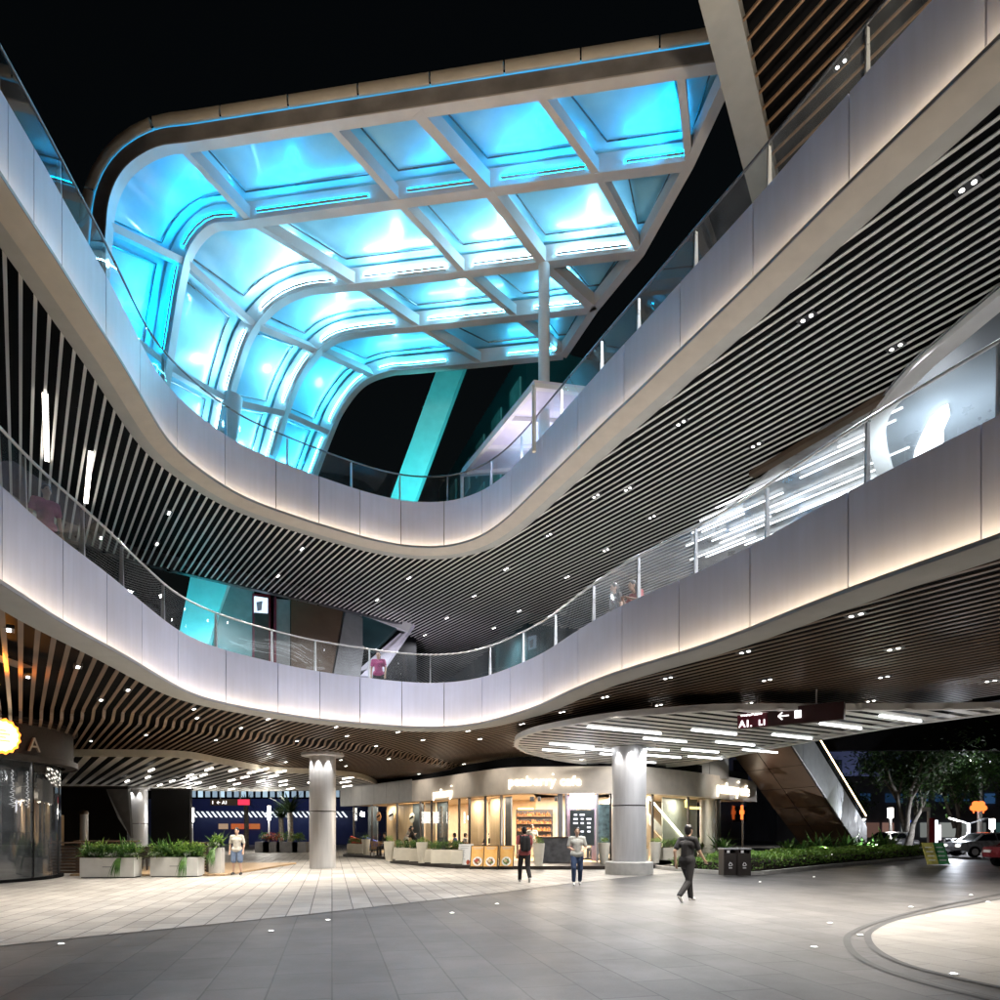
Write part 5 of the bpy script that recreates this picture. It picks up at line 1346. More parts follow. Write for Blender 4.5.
p = atz(524.5,883,0); person((p.x,p.y,0), .15, 'person in a salmon red shirt and black trousers walking towards the food posters','walk',red,blk,SHOE,.7,1.0,.99)
bp_ = thing('backpack', (p.x,p.y,1.0), 'black backpack on the back of the person in the salmon red shirt', 'backpack')
Rz = Matrix.Rotation(.15,4,'Z'); m = MB(); capsule(m,(-.06,-.17,1.05),(-.06,-.15,1.34),.10,.095); capsule(m,(.06,-.17,1.05),(.06,-.15,1.34),.10,.095); m.v = [tuple(Rz @ Vector(v) + Vector((p.x,p.y,0))) for v in m.v]
for i_ in range(len(m.v)): pass
remeshed_bp = remeshed(m,'bag',blk,None,.02,4); remeshed_bp.parent = bp_; remeshed_bp.location = (-p.x,-p.y,-1.0)
for s in (-1,1):
    m = MB(); m.tube([Rz @ Vector(v) + Vector((p.x,p.y,0)) for v in ((.10*s,-.10,1.30),(.125*s,-.06,1.43),(.13*s,.06,1.46),(.13*s,.15,1.36),(.13*s,.15,1.2))],.022,6); m.build('strap', blk, bp_)
p = atz(577,886,0); person((p.x,p.y,0), PI*.98, 'person in a pale grey tee and navy trousers walking out of the cafe','walk2',grey_,navy,SHOE,.75,.92,.98)
p = atz(687,903,0); person((p.x,p.y,0), -.9, 'person dressed all in black walking alone across the right of the forecourt','walk',blk,blk,SHOE,.7,1.0,1.0)
# on the ring walkway
z2 = HB1+.62
for px, py, lab, pose, tp, bt, rz in ((620,618,'woman in a red top leaning on the right hand glass railing','lean',red,blk,PI*.62),(596,632,'dark dressed figure standing just left of the woman in red behind the railing','stand',blk,blk,PI*.6)):
    t_ = cut_at(PL,px); q, n = ptat(PL,t_); person((q.x+n[0]*.55,q.y+n[1]*.55,HB1+.52 if pose=='lean' else HB1+.75), rz, lab, pose, tp, bt, SHOED, .6,1.0,1.0,'long')
for px, lab, tp, rz, dz in ((87,'person in a pink top walking behind the left hand glass railing',pink,-2.2,1.15),(386,'person in a pink and black outfit standing behind the railing by the stair bulkhead',pink,PI,.95)):
    t_ = cut_at(PL,px); q, n = ptat(PL,t_); person((q.x+n[0]*.75,q.y+n[1]*.75,HB1+dz), rz, lab, 'stand', tp, blk, SHOED, .6,1.0,1.0,'long')
# at the cafe
def seated(px, py, rz, lab, tp, hair='short'):
    p = atz(px,py,PF); chair(p.x,p.y,rz+PI*0, 'wicker tub chair holding the '+lab.split(' seated')[0])
    return person((p.x,p.y,PF-.03), rz, lab, 'sit', tp, blk, SHOED, .6,1.0,1.0,hair,.016)
seated(385,856,2.4,'person in black seated at the left end of the terrace',blk)
seated(455,858,1.4,'person in a blue top seated with their back to the planters',blue)
seated(465,858,-1.2,'person in a white shirt seated behind the white menu board',wht)
seated(488,858,2.6,'dark haired person in black seated behind the food posters',blk,'bun')
seated(595.5,858.5,2.2,'woman in a white blouse seated left of the stout column',wht,'long')
seated(682,855,2.0,'person in black seated inside the right wing terrace',blk)
p = atz(408,856,PF); person((p.x,p.y,PF), -1.2,'man in a white shirt standing over a table beside the woman in black','lean',wht,blk,SHOED,.7,1,1.02,'short',.016)
p = atz(413.5,857,PF); person((p.x,p.y,PF), 1.6,'woman in black and white standing close to the man in white','lean',blk,blk,SHOED,1.2,1,.96,'long',.016)
p, n, t_ = cpt(527,1.6); person((p.x,p.y,PF), PI,'barista in a white top behind the stone counter','stand',wht,blk,SHOED,.7,1,1.0,'short',.016)
for px,py,rz,lab in ((376,856,.6,'empty wicker tub chair near the clipped shrub'),(600,857,.3,'empty wicker tub chair beside the woman in the white blouse')):
    p = atz(px,py,PF); chair(p.x,p.y,rz,lab)
for px,py,lab in ((381,855,'round cafe table by the empty wicker chair'),(460,857,'round cafe table between the two seated people'),(412,856,'round cafe table below the standing couple')):
    p = atz(px,py,PF); table(p.x,p.y,lab)
# folded parasols (red and blue) at the left of the terrace
for px,c,lab in ((362,(.5,.04,.03),'red fabric lounge seat at the far left of the cafe terrace'),(374,(.04,.07,.32),'blue fabric lounge seat next to the red one')):
    p = atz(px,852,PF); t = thing('lounge_seat',(p.x,p.y,PF),lab,'seat','lounge seats on the cafe terrace'); mm = cl('lounge_cloth',c)
    m = MB(); m.hexa([(p.x-.7,p.y,PF+.35),(p.x+.5,p.y,PF+.35),(p.x+.5,p.y+.6,PF+.35),(p.x-.7,p.y+.6,PF+.35),(p.x-.8,p.y,PF+1.05),(p.x+.45,p.y,PF+.62),(p.x+.45,p.y+.6,PF+.62),(p.x-.8,p.y+.6,PF+1.05)]); m.build('cushion', mm, t)
    for s in (-.55,.35):
        for q in (.08,.5): MB().bar((p.x+s,p.y+q,PF+.36),(p.x+s,p.y+q,PF),.04,.04).build('leg', M['dark'], t)
# ================================================================= corner shop at the left
SC = Vector((-18.7,22.4)); SR = 3.95
shop = thing('corner_shop', (SC.x,SC.y,0), 'rounded dark corner shop with a bronze fascia drum and curved smoked glass', 'shop')
def arc(r, a0, a1, n=40): return [Vector((SC.x+r*math.cos(a0+(a1-a0)*k/n), SC.y+r*math.sin(a0+(a1-a0)*k/n))) for k in range(n+1)]
A0, A1 = -2.6, 1.2
M['drum'] = pmat('bronze_mesh_fascia', (.05,.038,.032), .38, .5, .2, 30, .35, 140)
MB().sweep(arc(SR+.42,A0,A1), [(.3,4.98),(0,4.98),(0,4.86),(.05,4.84),(.05,3.92),(0,3.9),(0,3.74),(.3,3.72)]).build('fascia_drum', M['drum'], shop, True, 30)
MB().sweep(arc(SR+.46,A0,A1), [(0,4.90),(-.05,4.90),(-.05,5.02),(0,5.02)],True).build('fascia_rim', M['dark'], shop, True, 30)
MB().sweep(arc(SR+.46,A0,A1), [(0,3.72),(-.05,3.72),(-.05,3.90),(0,3.90)],True).build('fascia_rim', M['dark'], shop, True, 30)
MB().sweep(arc(SR,A0,A1), [(0,3.74),(SR*.98,3.74)]).build('ceiling', M['black'], shop)
n = 9
for k in range(n):
    a = A0+(A1-A0)*k/n; b = A0+(A1-A0)*(k+1)/n
    MB().sweep(arc(SR,a+.004,b-.004,8), [(0,.04),(0,3.74)]).build('glass_pane', M['smoke'], shop, True)
    q = arc(SR-.02,a,a+.001,1)[0]; MB().lathe(q.x,q.y,[(.035,0),(.035,3.74)],8).build('mullion', M['black'], shop)
MB().sweep(arc(SR+.03,A0,A1), [(0,0),(-.05,0),(-.05,.1),(0,.1)],True).build('threshold', M['black'], shop)
# things glimpsed through the smoked glass
MB().obox((SC.x+1.2,SC.y-1.2),(1,1),3.4,.1,0,3.6).build('inner_wall', M['lobby_grey'], shop)
for k in range(3):
    MB().obox((SC.x+1.6+.6*k,SC.y-2.1+.7*k),(1,.8),.5,.4,0,1.1+.2*k).build('display_plinth', M['white'], shop)
lamp('AREA','shop_lamp',(SC.x+2,SC.y-1.5,3.6),110,(1,.95,.9),shop,size=1.2,target=(SC.x+2,SC.y-1.5,0))
# lit sprig decoration on the glass
spm = emat('sprig_white',(1,1,1),.3)
for a0_, a1_ in ((-.30,-.24),(-.16,-.11)):
    pts = []
    for k in range(26):
        a = a0_+(a1_-a0_)*(.5+.5*math.sin(k*2.4)*(1-k/40)); pts.append((SC.x+(SR+.03)*math.cos(a), SC.y+(SR+.03)*math.sin(a), 2.3+.045*k))
    MB().tube(pts,.012,5).build('sprig_decal', spm, shop)
# glowing badge and letter A
wa = -.52
def dr_(a, z, o=0): return Vector((SC.x+(SR+.42+o)*math.cos(a), SC.y+(SR+.42+o)*math.sin(a), z))
ab = None
for k in range(200):
    a = -1.4+k*.006; v = dr_(a,4.4)
    if abs((500+F*v.x/v.y) - 1) < 1.5: ab = a; break
    if (500+F*v.x/v.y) > 1 and ab is None: ab = a; break
bc = dr_(ab,4.36,.03); no = Vector((math.cos(ab),math.sin(ab),0)); tt = Vector((-no.y,no.x,0))
def badge(r, off, z, name, m, jag):
    mb = MB(); pts = [bc+no*off+tt*(r*(1+jag*(k%2))*math.cos(k*PI/16))+Vector((0,0,r*(1+jag*(k%2))*math.sin(k*PI/16))) for k in range(32)]
    mb.poly(pts); mb.poly([q-no*.04 for q in pts][::-1])
    for k in range(32): mb.quad(pts[k],pts[(k+1)%32],pts[(k+1)%32]-no*.04,pts[k]-no*.04)
    return mb.build(name, m, shop)
badge(.50,.06,0,'badge_rim',emat('badge_orange',(1,.25,.03),2.4),.10)
badge(.42,.10,0,'badge_face',emat('badge_glow',(1,.86,.58),1.3),.08)
mb = MB()
for k in range(4): mb.bar(bc+no*.145-tt*.2+Vector((0,0,.16-.1*k)), bc+no*.145+tt*(.05+.12*(k%2))+Vector((0,0,.16-.1*k)), .01,.03)
mb.build('badge_lettering', emat('badge_ink',(1,.4,.08),1.5), shop)
for k in range(200):
    a = ab+k*.005; v = dr_(a,4.1)
    if 500+F*v.x/v.y > 27: break
put_text('lettering','A',.62,dr_(a,4.02,.03),(-math.sin(a),math.cos(a),0),(0,0,1),pmat('bronze_letter',(.5,.42,.32),.35,.6,.1),shop,.03)
# warm glow over the shop roof: an unseen lamp added below the slats
am = thing('amber_fill_light', (-9.5,10.6,HB1-.05), 'amber lamp glowing up behind the brown slats at the far left', 'lamp')
qx = atz(-12,664,ZS1); MB().box(qx.x-.35,qx.x+.1,qx.y-.3,qx.y+1.4,ZS1+.24,ZS1+.29).build('housing', M['dark'], am)
lamp('SPOT','amber_lamp',(qx.x-.1,qx.y+.4,ZS1-.32),160,(1,.33,.03),am,shadow_soft_size=.1,spot_size=math.radians(168),spot_blend=.3,target=(qx.x-.1,qx.y+.41,ZS1+3))
MB().ball((qx.x-.1,qx.y+.4,ZS1-.35),.05,6).build('lamp_bulb', emat('amber_tube',(1,.5,.08),5), am)
# ---- terrace screens, benches and hoardings at the left
def hoarding(px0, px1, pyt, pyb, Y, lab, m='black', thick=.3):
    a = aty(px0,pyt,Y); b = aty(px1,pyb,Y); t = thing('hoarding',((a.x+b.x)/2,Y,0),lab,'hoarding')
    MB().box(a.x,b.x,Y,Y+thick,max(0,b.z),a.z).build('panel', M[m], t); MB().box(a.x-.06,b.x+.06,Y-.04,Y+thick+.04,a.z,a.z+.1).build('cap', M['dark'], t); return t
M['hoard'] = pmat('matt_black_board', (.014,.014,.015), .55, 0, .3, .6)
hoarding(56,127,788,846,40,'broad matt black hoarding left of the distant pale column','hoard')
hoarding(151,190,790,850,41,'matt black hoarding right of the distant pale column','hoard')
t = thing('folded_panel',(-22,39,0),'dark grey folded panel leaning against the broad black hoarding','panel')
a = [aty(106,789,39.4),aty(128,789,39.4),aty(131,838,39.2),aty(118,818,39.2),aty(112,812,39.3)]
MB().hexa([a[0],a[1],a[2],a[3]]+[v+Vector((0,.25,0)) for v in a[:4]]).build('panel', M['lobby_grey'], t)
t = thing('bollard_heater',(0,0,0),'slim steel post with a rounded copper cap standing on the left terrace','post')
p = atz(84,862,0); Y = 32; p = aty(84,838,Y); z1 = aty(84,811,Y).z
MB().lathe(p.x,Y,[(.17,0),(.17,z1-.15)],20).build('shaft', M['steel'], t, True, 40); MB().lathe(p.x,Y,[(.19,z1-.15),(.19,z1-.03),(.12,z1+.02),(.02,z1+.03)],20).build('cap', M['brownpanel'], t, True, 30)
t = thing('display_case',(-22,31,0),'small lit display case with timber side beside the curved glass shop','display case')
a = aty(45,815,31); b = aty(57,840,31); MB().box(a.x,b.x,31,31.5,b.z-.6,a.z).build('cabinet', M['lightwood'], t); MB().box(a.x+.05,b.x-.12,30.97,31.0,b.z-.4,a.z-.06).build('lit_front', emat('case_glow',(.9,.88,.8),.55), t)
MB().box(a.x+.1,b.x-.1,31.05,31.4,0,b.z-.6).build('leg', M['dark'], t)
def screen(px0, px1, Y, h, lab):
    a = aty(px0,830,Y); b = aty(px1,830,Y); t = thing('timber_screen',((a.x+b.x)/2,Y,0),lab,'screen','timber screens on the left terrace')
    for k in range(9): MB_ = None
    m = MB()
    for k in range(9): m.box(a.x,b.x,Y,Y+.06,.08+k*(h-.12)/9,.08+(k+.8)*(h-.12)/9)
    m.build('slat_panel', M['wood'], t)
    for x in (a.x,b.x-.06): MB().box(x,x+.06,Y-.02,Y+.08,0,h).build('post', M['dark'], t)
    MB().box(a.x-.03,b.x+.03,Y-.12,Y+.3,h,h+.05).build('counter', M['wood'], t); return t
screen(49,84,24.6,1.12,'dark timber slat screen beside the curved glass shop'); screen(76,135,26.2,1.15,'dark timber slat screen behind the first white planter'); screen(185,208,25.6,1.1,'short dark timber screen left of the narrow pedestal planter')
g = MB().prism([(-15.0,24.4),(-9.6,24.4),(-9.6,33),(-15.0,33)],0,.06).build('terrace_board', M['lightwood']); tag(g,'low timber terrace floor behind the white planters','terrace')
# chairs behind the planter gap
for k,(px,rz,lab) in enumerate(((139,.4,'dark terrace chair in the gap between the two white planters, nearer one'),(145,2.2,'dark terrace chair in the gap between the two white planters, farther one'))):
    p = aty(px,830,26.6+k*.9); t = thing('terrace_chair',(p.x,p.y,.06),lab,'chair','dark chairs on the left terrace')
    MB().obox((p.x,p.y),(1,.3),.44,.44,.48,.53).build('seat', M['dark'], t); MB().obox((p.x,p.y+.22),(1,.3),.44,.04,.53,.95).build('backrest', M['dark'], t)
    for sx in (-1,1):
        for sy in (-1,1): MB().bar((p.x+.18*sx,p.y+.18*sy,.48),(p.x+.2*sx,p.y+.2*sy,.06),.03,.03).build('leg', M['dark'], t)
# ================================================================= far left: blue lit building, palms, lamps
M['bluewall'] = pmat('blue_night_wall', (.06,.075,.17), .6, 0, .1, .3)
bb = thing('blue_building',(-27,78,0),'long blue lit building with a band of windows beyond the left plaza','building')
MB().box(-46,-12,78,84,0,3.7).build('lower_wall', M['bluewall'], bb); MB().box(-46,-12,76.5,84,3.7,5.0).build('canopy_band', M['bluewall'], bb); MB().box(-46,-12,78,84,5.0,9).build('upper_wall', M['black'], bb)
for k in range(30): MB().box(-36+.8*k,-35.5+.8*k,77.9,78.02,5.25,6.3).build('window', emat('cool_window',(.55,.75,.9),.32+.5*random.random()) if k%3==0 else M['w1'] if 'w1' in M else M.setdefault('w1',emat('cool_window_dim',(.5,.68,.85),.35)), bb)
m = MB()
for k in range(32): m.hexa([(-34+.55*k,76.9,3.0),(-33.8+.55*k,76.9,3.0),(-34.3+.55*k,76.9,3.62),(-34.5+.55*k,76.9,3.62),(-34+.55*k,77.0,3.0),(-33.8+.55*k,77.0,3.0),(-34.3+.55*k,77.0,3.62),(-34.5+.55*k,77.0,3.62)])
m.build('light_fins', emat('light_fins',(.85,.95,1),1.0), bb)
lamp('AREA','blue_wash',(-26,70,1.2),190,(.3,.4,1),bb,size=14,target=(-26,78,2.5))
for k,(px,c) in enumerate(((226,(1,.25,.08)),(246,(1,.3,.1)),(213,(.9,.6,.4)),(236,(1,.2,.1)))):
    q = aty(px,814,75); MB().box(q.x-.5,q.x+.5,77.7,77.9,1.7,2.3).build('shop_window', emat('shop_glow',c,.28), bb)
sg = thing('overhead_sign',(-21,45,3.5),'hanging brown and red overhead sign with white lettering beyond the man in shorts','sign')
a = aty(210,799,46); b = aty(250,805.5,46)
MB().box(a.x,b.x,46,46.12,b.z,a.z).build('board', M['brownpanel'], sg); MB().box(a.x+(b.x-a.x)*.7,b.x-.03,45.97,46,b.z+.03,a.z-.03).build('red_panel', emat('red_sign_panel',(.8,.04,.09),.9), sg)
put_text('lettering','1  ← A1',.30,(a.x+.12,45.95,b.z+.1),(1,0,0),(0,0,1),M['sign_white'],sg,.004,.004); put_text('lettering','EXIT',.28,(a.x+(b.x-a.x)*.73,45.95,b.z+.1),(1,0,0),(0,0,1),M['sign_white'],sg,.004,.004) if False else None
for u in (.25,.75): MB().box(a.x+(b.x-a.x)*u-.02,a.x+(b.x-a.x)*u+.02,46.04,46.08,a.z,ZD1).build('hanger_rod', M['steel'], sg)
def lamp_post(px, pyt, pyb, Y, lab, grp, st=9, head=None, w=.13):
    a = aty(px,pyt,Y); b = aty(px,pyb,Y); t = thing('lamp_post',(a.x,Y,0),lab,'street lamp',grp)
    MB().lathe(a.x,Y,[(w*.7,0),(w*.55,b.z)],10).build('pole', M['grey'], t); MB().lathe(a.x,Y,[(w,b.z),(w,a.z)],12).build('lantern', M['lantern'], t); _ll(t,(a.x,Y-.6,(a.z+b.z)/2),190 if px > 800 else 200); MB().lathe(a.x,Y,[(w*1.2,a.z),(w*1.2,a.z+.06)],12).build('cap', M['dark'], t)
def _ll(t, loc, e, c=(1,.96,.9)): lamp('POINT','lantern_lamp',loc,e,c,t,shadow_soft_size=.2)
M['lantern'] = emat('lantern_glow',(1,.97,.9),7)
lamp_post(192,808,822,50,'glowing lantern post at the right end of the black hoarding','lantern posts left of the cafe'); lamp_post(269,806,820,52,'glowing lantern post beside the distant palm','lantern posts left of the cafe')
def palm(px, pyt, pyb, Y, lab, n=60, L=1.5):
    a = aty(px,pyt,Y); t = thing('palm_tree',(a.x,Y,0),lab,'tree','palms on the far left plaza')
    MB().tube([(a.x,Y,0),(a.x+.05,Y,a.z*.5),(a.x,Y,a.z)],[.26,.2,.2],12).build('trunk', M['bark'], t, True)
    m = MB(); palmy(m,(a.x,Y,a.z),n,L*1.5,.13,.7); m.build('crown', M['leaf_dark'], t)
palm(290,813,846,52,'short spiky palm lit at its trunk, left of the first steel column',110,1.7); palm(281,818,846,56,'smaller spiky palm just behind the lit one',80,1.4); palm(246,806,842,62,'tall slim palm in front of the blue building',60,1.2)
for px,w,lab,mm in ((271,1.2,'dark planter with red leaves on the far plaza','flower_red'),(287,1.5,'dark planter with pale green leaves under the palm','leaf_lime'),(299,1.0,'dark planter with yellow green leaves next to the first steel column','leaf_lime'),(262,1.0,'dark planter with deep green leaves on the far plaza','leaf')):
    p = atz(px,852.5,0); t = thing('planter',(p.x,p.y,0),lab,'planter','dark planters on the far plaza')
    MB().box(p.x-w/2,p.x+w/2,p.y,p.y+.9,0,.75).build('box', M['grey'], t); m = MB(); bush(m,(p.x,p.y+.4,.8),(w*.6,.5,.6),420,.14); m.build('foliage', M[mm], t)
# ================================================================= far right: street
ab_ = thing('apartment_block',(60,120,0),'tall unlit apartment block with a grid of windows behind the trees','building')
M['night_wall'] = pmat('night_facade',(.26,.27,.33),.7,0,.2,.2); M['night_win'] = pmat('night_window',(.012,.014,.02),.2,0,.3,.5)
MB().box(36,150,120,140,0,60).build('wall', M['night_wall'], ab_)
for r in range(11):
    for k in range(9):
        x = 40+5.4*k; MB().box(x,x+2.4,119.9,120.05,3+4.0*r,5.6+4.0*r).build('window', M['night_win'], ab_)
bl2 = thing('podium_shop',(45,100,0),'low podium with faint blue shop lights at the foot of the apartment block','building')
MB().box(38,100,96,108,0,9).build('wall', M['night_wall'], bl2)
for k in range(10):
    x = 46+3.4*k; MB().box(x,x+random.uniform(1,2.6),95.8,95.95,5.4+random.uniform(-.3,.3),6.6).build('window', emat('blue_shop_window',(.1,.3,.7),random.uniform(.04,.14)), bl2)
lamp('AREA','facade_fill_light',(66,106,9.4),900,(.45,.55,1),bl2,size=22,target=(66,120,30))  # wide lamp without fixture, added so the dark block shows
for k in range(14):
    x = 42+2.6*k; MB().box(x,x+random.uniform(1,2.2),95.8,95.95,.6,2.6).build('shop_front', emat('shop_front_glow',random.choice(((.8,.85,.8),(.3,.7,.7),(.9,.5,.4))),random.uniform(.03,.2)), bl2)
g = MB().box(20,120,62,68,0,.14).build('far_pavement', M['concrete']); tag(g,kind='structure')
random.seed(21)
def tree(x, y, h, r, seed, lab, nleaf, limbs, cat='tree', leafs=.34, trunk=.28):
    rs_ = random.Random(seed); t = thing('broadleaf_tree',(x,y,0),lab,cat,'street trees')
    tr = MB(); tips = []
    def grow(p, d, L, rad, lev):
        q = p; pts = [p]; 
        for k in range(4):
            d = (d + Vector((rs_.uniform(-.16,.16),rs_.uniform(-.16,.16),rs_.uniform(-.02,.12)))).normalized(); q = q + d*L/4; pts.append(q)
        tr.tube(pts,[rad*(1-.12*k) for k in range(5)],7)
        if lev == 0: tips.append(q); return
        for k in range(rs_.choice((2,3))):
            a = rs_.uniform(0,2*PI); nd = (d + Vector((math.cos(a),math.sin(a),.15))*rs_.uniform(.35,.65)).normalized(); grow(q if k == 0 else pts[3], nd, L*rs_.uniform(.62,.85), rad*.56, lev-1)
        if lev <= 2: tips.append(q)
    for k in range(limbs):
        a = 2*PI*k/limbs + rs_.uniform(-.4,.4); grow(Vector((x,y,.0 if k == 0 else h*.16)), Vector((.30*math.cos(a),.30*math.sin(a),1)).normalized(), h*.30, trunk*(1 if k == 0 else .7), 3)
    tr.build('trunk', M['bark'] if seed == 5 else M['bark_dark'], t, True)
    m1, m2 = MB(), MB()
    for k in range(nleaf):
        c = rs_.choice(tips); v = Vector((rs_.gauss(0,1),rs_.gauss(0,1),rs_.gauss(0,.6)))*r*.125
        leaf(m1 if k % 3 else m2, c+v, Vector((rs_.uniform(-1,1),rs_.uniform(-1,1),rs_.uniform(-.6,.6))), leafs*rs_.uniform(.6,1.3), leafs*.45)
    m1.build('crown', M['leaf_dark'], t); m2.build('crown', M['leaf'], t)
p = atz(921,855,0); tree(p.x+.3,47,9.3,5.2,5,'spreading pale limbed tree beside the street sign posts',7500,3)
tree(39,60,11,6,9,'dark leafy street tree behind the red lantern post, cut by the frame',8500,2)
tree(31.5,66,8,4.5,12,'low dark tree standing left of the pale limbed tree',6000,2)
tree(47,64,12,6,14,'dark street tree at the right edge behind the parked cars',7000,2)
lamp_post(890.5,808,818,56,'short bright lantern post left of the pale limbed tree','lantern posts on the street',w=.2); lamp_post(992,819,829,50,'short bright lantern post right of the pole with red lanterns','lantern posts on the street',w=.18)
t = thing('lantern_pole',(35,52,0),'tall pole topped with a cluster of red orange lanterns','street lamp')
a = aty(978.5,808,52); MB().lathe(a.x,52,[(.1,0),(.07,a.z)],10).build('pole', M['white'], t)
for dx,dz in ((-.36,0),(.36,0),(-.2,.3),(.2,.3),(0,-.05)):
    m = MB(); m.ball((a.x+dx,52,a.z+dz),.25,7,.9); m.lathe(a.x+dx,52,[(.04,a.z+dz-.38),(.06,a.z+dz-.22)],8); m.build('lantern', emat('red_lantern',(1,.14,.03),1.9) if 'rl' not in M else M['rl'], t)
def double_lamp(px, pyt, Y, lab, arms):
    a = aty(px,pyt,Y); t = thing('street_lamp',(a.x,Y,0),lab,'street lamp','double armed street lamps')
    MB().lathe(a.x,Y,[(.13,0),(.11,a.z)],10).build('pole', M['white'], t)
    _ll(t,(a.x-1.0,Y-.2,a.z),320,(.85,.9,1))
    for s in arms:
        MB().bar((a.x,Y,a.z-.05),(a.x+s*1.0,Y,a.z+.28),.09,.07).build('arm', M['white'], t); MB().bar((a.x+s*.7,Y,a.z+.14),(a.x+s*1.25,Y,a.z+.32),.2,.06).build('lamp_head', M['lantern'] if s < 0 else M['grey'], t)
double_lamp(969,823,45,'white double armed street lamp by the silver car',(-1,1)); double_lamp(981,763,60,'tall double armed street lamp above the tree crown at the right',(-1,1))
# posts and signs by the hedge end
def slab_sign(px0,px1,pyt,pyb,Y,m,lab,name='sign_pylon'):
    a = aty(px0,pyt,Y); b = aty(px1,pyb,Y); t = thing(name,((a.x+b.x)/2,Y,0),lab,'sign'); MB().box(a.x,b.x,Y,Y+.2,max(.1,b.z),a.z).build('panel', m, t); MB().box(a.x,b.x,Y+.02,Y+.18,0,max(.1,b.z)).build('base', M['dark'], t); return t
slab_sign(931,935,818,856,41.5,pmat('red_pylon',(.32,.02,.03),.4),'slim dark red sign pylon beyond the hedge end'); slab_sign(935.3,938,820,846,42,emat('lit_pylon',(.85,.9,1),1.3),'narrow lit white sign pylon touching the red pylon'); slab_sign(939,941.2,825,840,43,emat('lit_pink_pylon',(1,.85,.95),1.6),'short lit white sign pylon right of the red pylon')
t = thing('sign_post',(25,41,0),'tall grey post with a small sign box beside the red pylon','sign')
a = aty(928.5,807,42); MB().lathe(a.x,42,[(.09,0),(.09,a.z)],10).build('post', M['white'], t); MB().box(a.x-.35,a.x+.05,41.9,42.1,a.z-.25,a.z).build('sign_box', M['white'], t)
t = thing('street_sign',(27,48,0),'small blue street name sign on a thin pole','sign')
a = aty(907,825,48); MB().lathe(a.x,48,[(.05,0),(.05,a.z)],8).build('pole', M['grey'], t); MB().box(a.x-.37,a.x+.37,47.93,47.97,a.z-.05,a.z+.3).build('plate', emat('blue_sign_plate',(.05,.12,.7),.7), t)
mb = MB()
for k in range(4): mb.box(a.x-.28+.15*k,a.x-.18+.15*k,47.92,47.93,a.z+.07,a.z+.19)
mb.build('lettering', M['white'], t)
# tilted A frame board
t = thing('a_frame_board',(25,38.5,0),'tilted yellow and green A frame board at the end of the hedge','board')
p = atz(937,865,0); ax = Vector((1,-.25,0)).normalized(); u = Vector((-.22,.1,1)).normalized()
yl = pmat('yellow_board',(.55,.5,.12),.5,0,.3,6); gr = pmat('green_board',(.06,.3,.1),.5,0,.3,6)
for k,(mm,n_) in enumerate(((yl,'front_panel'),(gr,'rear_panel'))):
    o = Vector((p.x-.42+.5*k,p.y,.03)); MB().hexa([o,o+ax*.45,o+ax*.45+Vector((0,.05,0)),o+Vector((0,.05,0))]+[v+u*1.02 for v in (o,o+ax*.45,o+ax*.45+Vector((0,.05,0)),o+Vector((0,.05,0)))]).build(n_, mm, t)
    m = MB()
    for j in range(4): m.bar(o+ax*.08+u*(.2+.2*j)-Vector((0,.005,0)), o+ax*.36+u*(.2+.2*j)-Vector((0,.005,0)), .006,.04)
    m.build('print_lettering', M['white'], t)
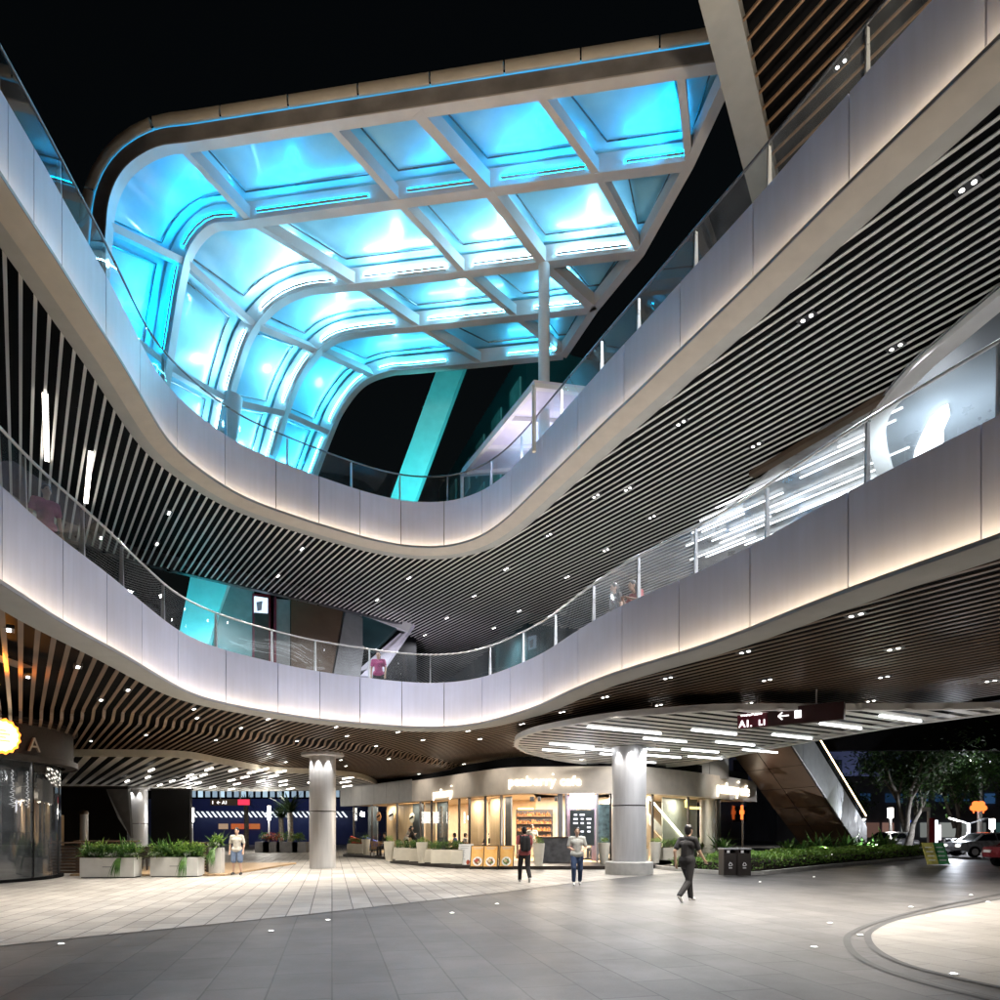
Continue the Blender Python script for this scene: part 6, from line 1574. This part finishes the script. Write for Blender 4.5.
# cars
def car(x, y, rz, col, lab, lights):
    t = thing('parked_car',(0,0,0),lab,'car','cars on the street at the right'); paint = pmat('car_paint_'+col[0],col[1],.28,.3,.04,coat=.6)
    prof = [(-2.15,.42),(-2.2,.62),(-2.1,.86),(-1.35,.94),(-.75,1.36),(-.2,1.46),(.75,1.44),(1.45,1.02),(2.05,.95),(2.2,.7),(2.15,.4)]
    def loft(pts, w0, w1, zc):
        m = MB(); n = len(pts)
        for s in (-1,1):
            for x_,z_ in pts: m.v.append((x_, s*(w0 if z_ < zc else w0+(w1-w0)*min(1,(z_-zc)/.5)), z_))
        for k in range(n): j = (k+1)%n; m.f.append((k,j,n+j,n+k))
        m.f.append(tuple(range(n))[::-1]); m.f.append(tuple(range(n,2*n))); return m
    loft(prof+[(1.75,.30),(1.05,.30),(.0,.27),(-1.0,.30),(-1.75,.30)],.86,.62,.95).build('body', paint, t, True, 35)
    for s in (-1,1):
        for pts in ([(-1.22,.98),(-.72,1.32),(-.05,1.39),(-.05,1.0)],[(.03,1.0),(.03,1.39),(.72,1.37),(1.25,1.03)]):
            m = MB(); 
            yy = lambda z_: s*(.868+( .62-.86)*min(1,max(0,(z_-.95)/.5)))
            m.poly([(x_,yy(z_),z_) for x_,z_ in pts]); m.build('window', M['night_win'], t)
        for x_ in (-1.38,1.38):
            wl = MB(); n0 = len(wl.v)
            for q,r in ((-.11,.29),(-.09,.33),(.09,.33),(.11,.29)):
                for k in range(20): wl.v.append((x_+r*math.cos(k*PI/10), s*.80+q, .33+r*math.sin(k*PI/10)))
            for i in range(3):
                for k in range(20): wl.f.append((n0+i*20+k,n0+i*20+(k+1)%20,n0+(i+1)*20+(k+1)%20,n0+(i+1)*20+k))
            wl.f.append(tuple(n0+k for k in range(20))); wl.f.append(tuple(n0+60+k for k in range(20)))
            w = wl.build('wheel', M['black'], t); m = MB(); m.poly([(x_+.2*math.cos(k*PI/10), s*(.80+.115), .33+.2*math.sin(k*PI/10)) for k in range(20)]); m.build('rim', M['steel'], w)
    for y0 in (-.6,.6):
        MB().box(-2.22,-2.14,y0-.17,y0+.17,.62,.74).build('headlight', emat('headlight_glow',(1,.98,.9),3.0 if lights else .05) if lights else M['white'], t)
        MB().box(2.12,2.22,y0-.17,y0+.17,.72,.86).build('tail_light', M['tail'], t)
    m = MB(); m.poly([(-1.32,-.6,.965),(-1.32,.6,.965),(-.78,.55,1.345),(-.78,-.55,1.345)]); m.v = [(a-.012,b,c+.012) for a,b,c in m.v]; m.build('windscreen', M['night_win'], t)
    t.location = (x,y,0); t.rotation_euler[2] = rz
M['tail'] = emat('tail_light_red',(1,.05,.03),.9)
car(29.0,41.6,.0,('silver',(.5,.52,.56)),'silver saloon car parked side on at the right edge of the photo',True)
car(23.6,30.6,.25,('red',(.22,.02,.03)),'dark red car cut off by the right edge of the photo',False)
car(29.6,53.0,PI*.5,('grey',(.28,.28,.3)),'grey car with red tail lights beyond the escalator foot',False)
# scooters
def scooter(x,y,rz,lab):
    t = thing('scooter',(0,0,0),lab,'scooter','scooters parked by the street')
    for x_ in (-.6,.6):
        m = MB(); m.tube([(x_+.24*math.cos(k*PI/9),0,.26+.24*math.sin(k*PI/9)) for k in range(19)],.055,7); m.build('wheel', M['black'], t)
    MB().hexa([(-.55,-.13,.28),(.62,-.14,.32),(.62,.14,.32),(-.55,.13,.28),(-.35,-.1,.42),(.8,-.12,.66),(.8,.12,.66),(-.35,.1,.42)]).build('body', M['dark'], t)
    MB().hexa([(.0,-.12,.66),(.85,-.13,.68),(.85,.13,.68),(0,.12,.66),(.02,-.1,.76),(.83,-.11,.80),(.83,.11,.80),(.02,.1,.76)]).build('seat', M['black'], t)
    m = MB(); m.tube([(-.6,0,.26),(-.42,0,.8),(-.36,0,1.02)],.035,7); m.tube([(-.38,-.32,1.04),(-.36,0,1.0),(-.38,.32,1.04)],.02,6); m.build('handlebar', M['steel'], t)
    m = MB(); m.ball((-.45,0,.9),.08,6); m.build('headlight', M['white'], t)
    t.location = (x,y,0); t.rotation_euler[2] = rz
for k,(px,Y,lab) in enumerate(((943.5,44.5,'scooter parked nearest the red pylon'),(949,45.5,'scooter parked in the middle of the dark row'),(955,46.2,'scooter parked closest to the front of the silver car'))):
    q = aty(px,830,Y); scooter(q.x,Y,1.1+.3*k,lab)
# ================================================================= world, sun, camera
w = bpy.data.worlds.new('World'); sc.world = w; w.use_nodes = True
nt = w.node_tree; nt.nodes.clear(); o_ = nt.nodes.new('ShaderNodeOutputWorld'); bg = nt.nodes.new('ShaderNodeBackground'); sk_ = nt.nodes.new('ShaderNodeTexSky')
sk_.sky_type = 'NISHITA'; sk_.sun_disc = False; sk_.sun_elevation = math.radians(2); sk_.sun_rotation = math.radians(200)
bg.inputs[1].default_value = .0022; nt.links.new(sk_.outputs[0], bg.inputs[0]); nt.links.new(bg.outputs[0], o_.inputs[0])
s = bpy.data.lights.new('moon','SUN'); s.energy = .006; s.angle = math.radians(.5); s.color = (.8,.88,1)
so = bpy.data.objects.new('moon', s); C.objects.link(so); so.rotation_euler = (math.radians(50),0,math.radians(200))
cd_ = bpy.data.cameras.new('camera'); cam = bpy.data.objects.new('camera', cd_); C.objects.link(cam)
cam.location = (0,0,CZ); cam.rotation_euler = (math.radians(90),0,0)
cd_.sensor_width = 36; cd_.lens = 36*F/1000; cd_.shift_y = (HZ-500)/1000; cd_.clip_end = 2000; cd_.clip_start = .05
sc.camera = cam
vs = sc.view_settings; vs.view_transform = 'Standard'; vs.look = 'None'; vs.exposure = .7; vs.gamma = 1
cy = sc.cycles; cy.use_denoising = True; cy.max_bounces = 6; cy.diffuse_bounces = 3; cy.glossy_bounces = 3; cy.transparent_max_bounces = 24; cy.transmission_bounces = 3; cy.use_light_tree = True; cy.use_adaptive_sampling = True; cy.adaptive_threshold = .03
cy.sample_clamp_indirect = 6; cy.caustics_reflective = False; cy.caustics_refractive = False; cy.blur_glossy = .5
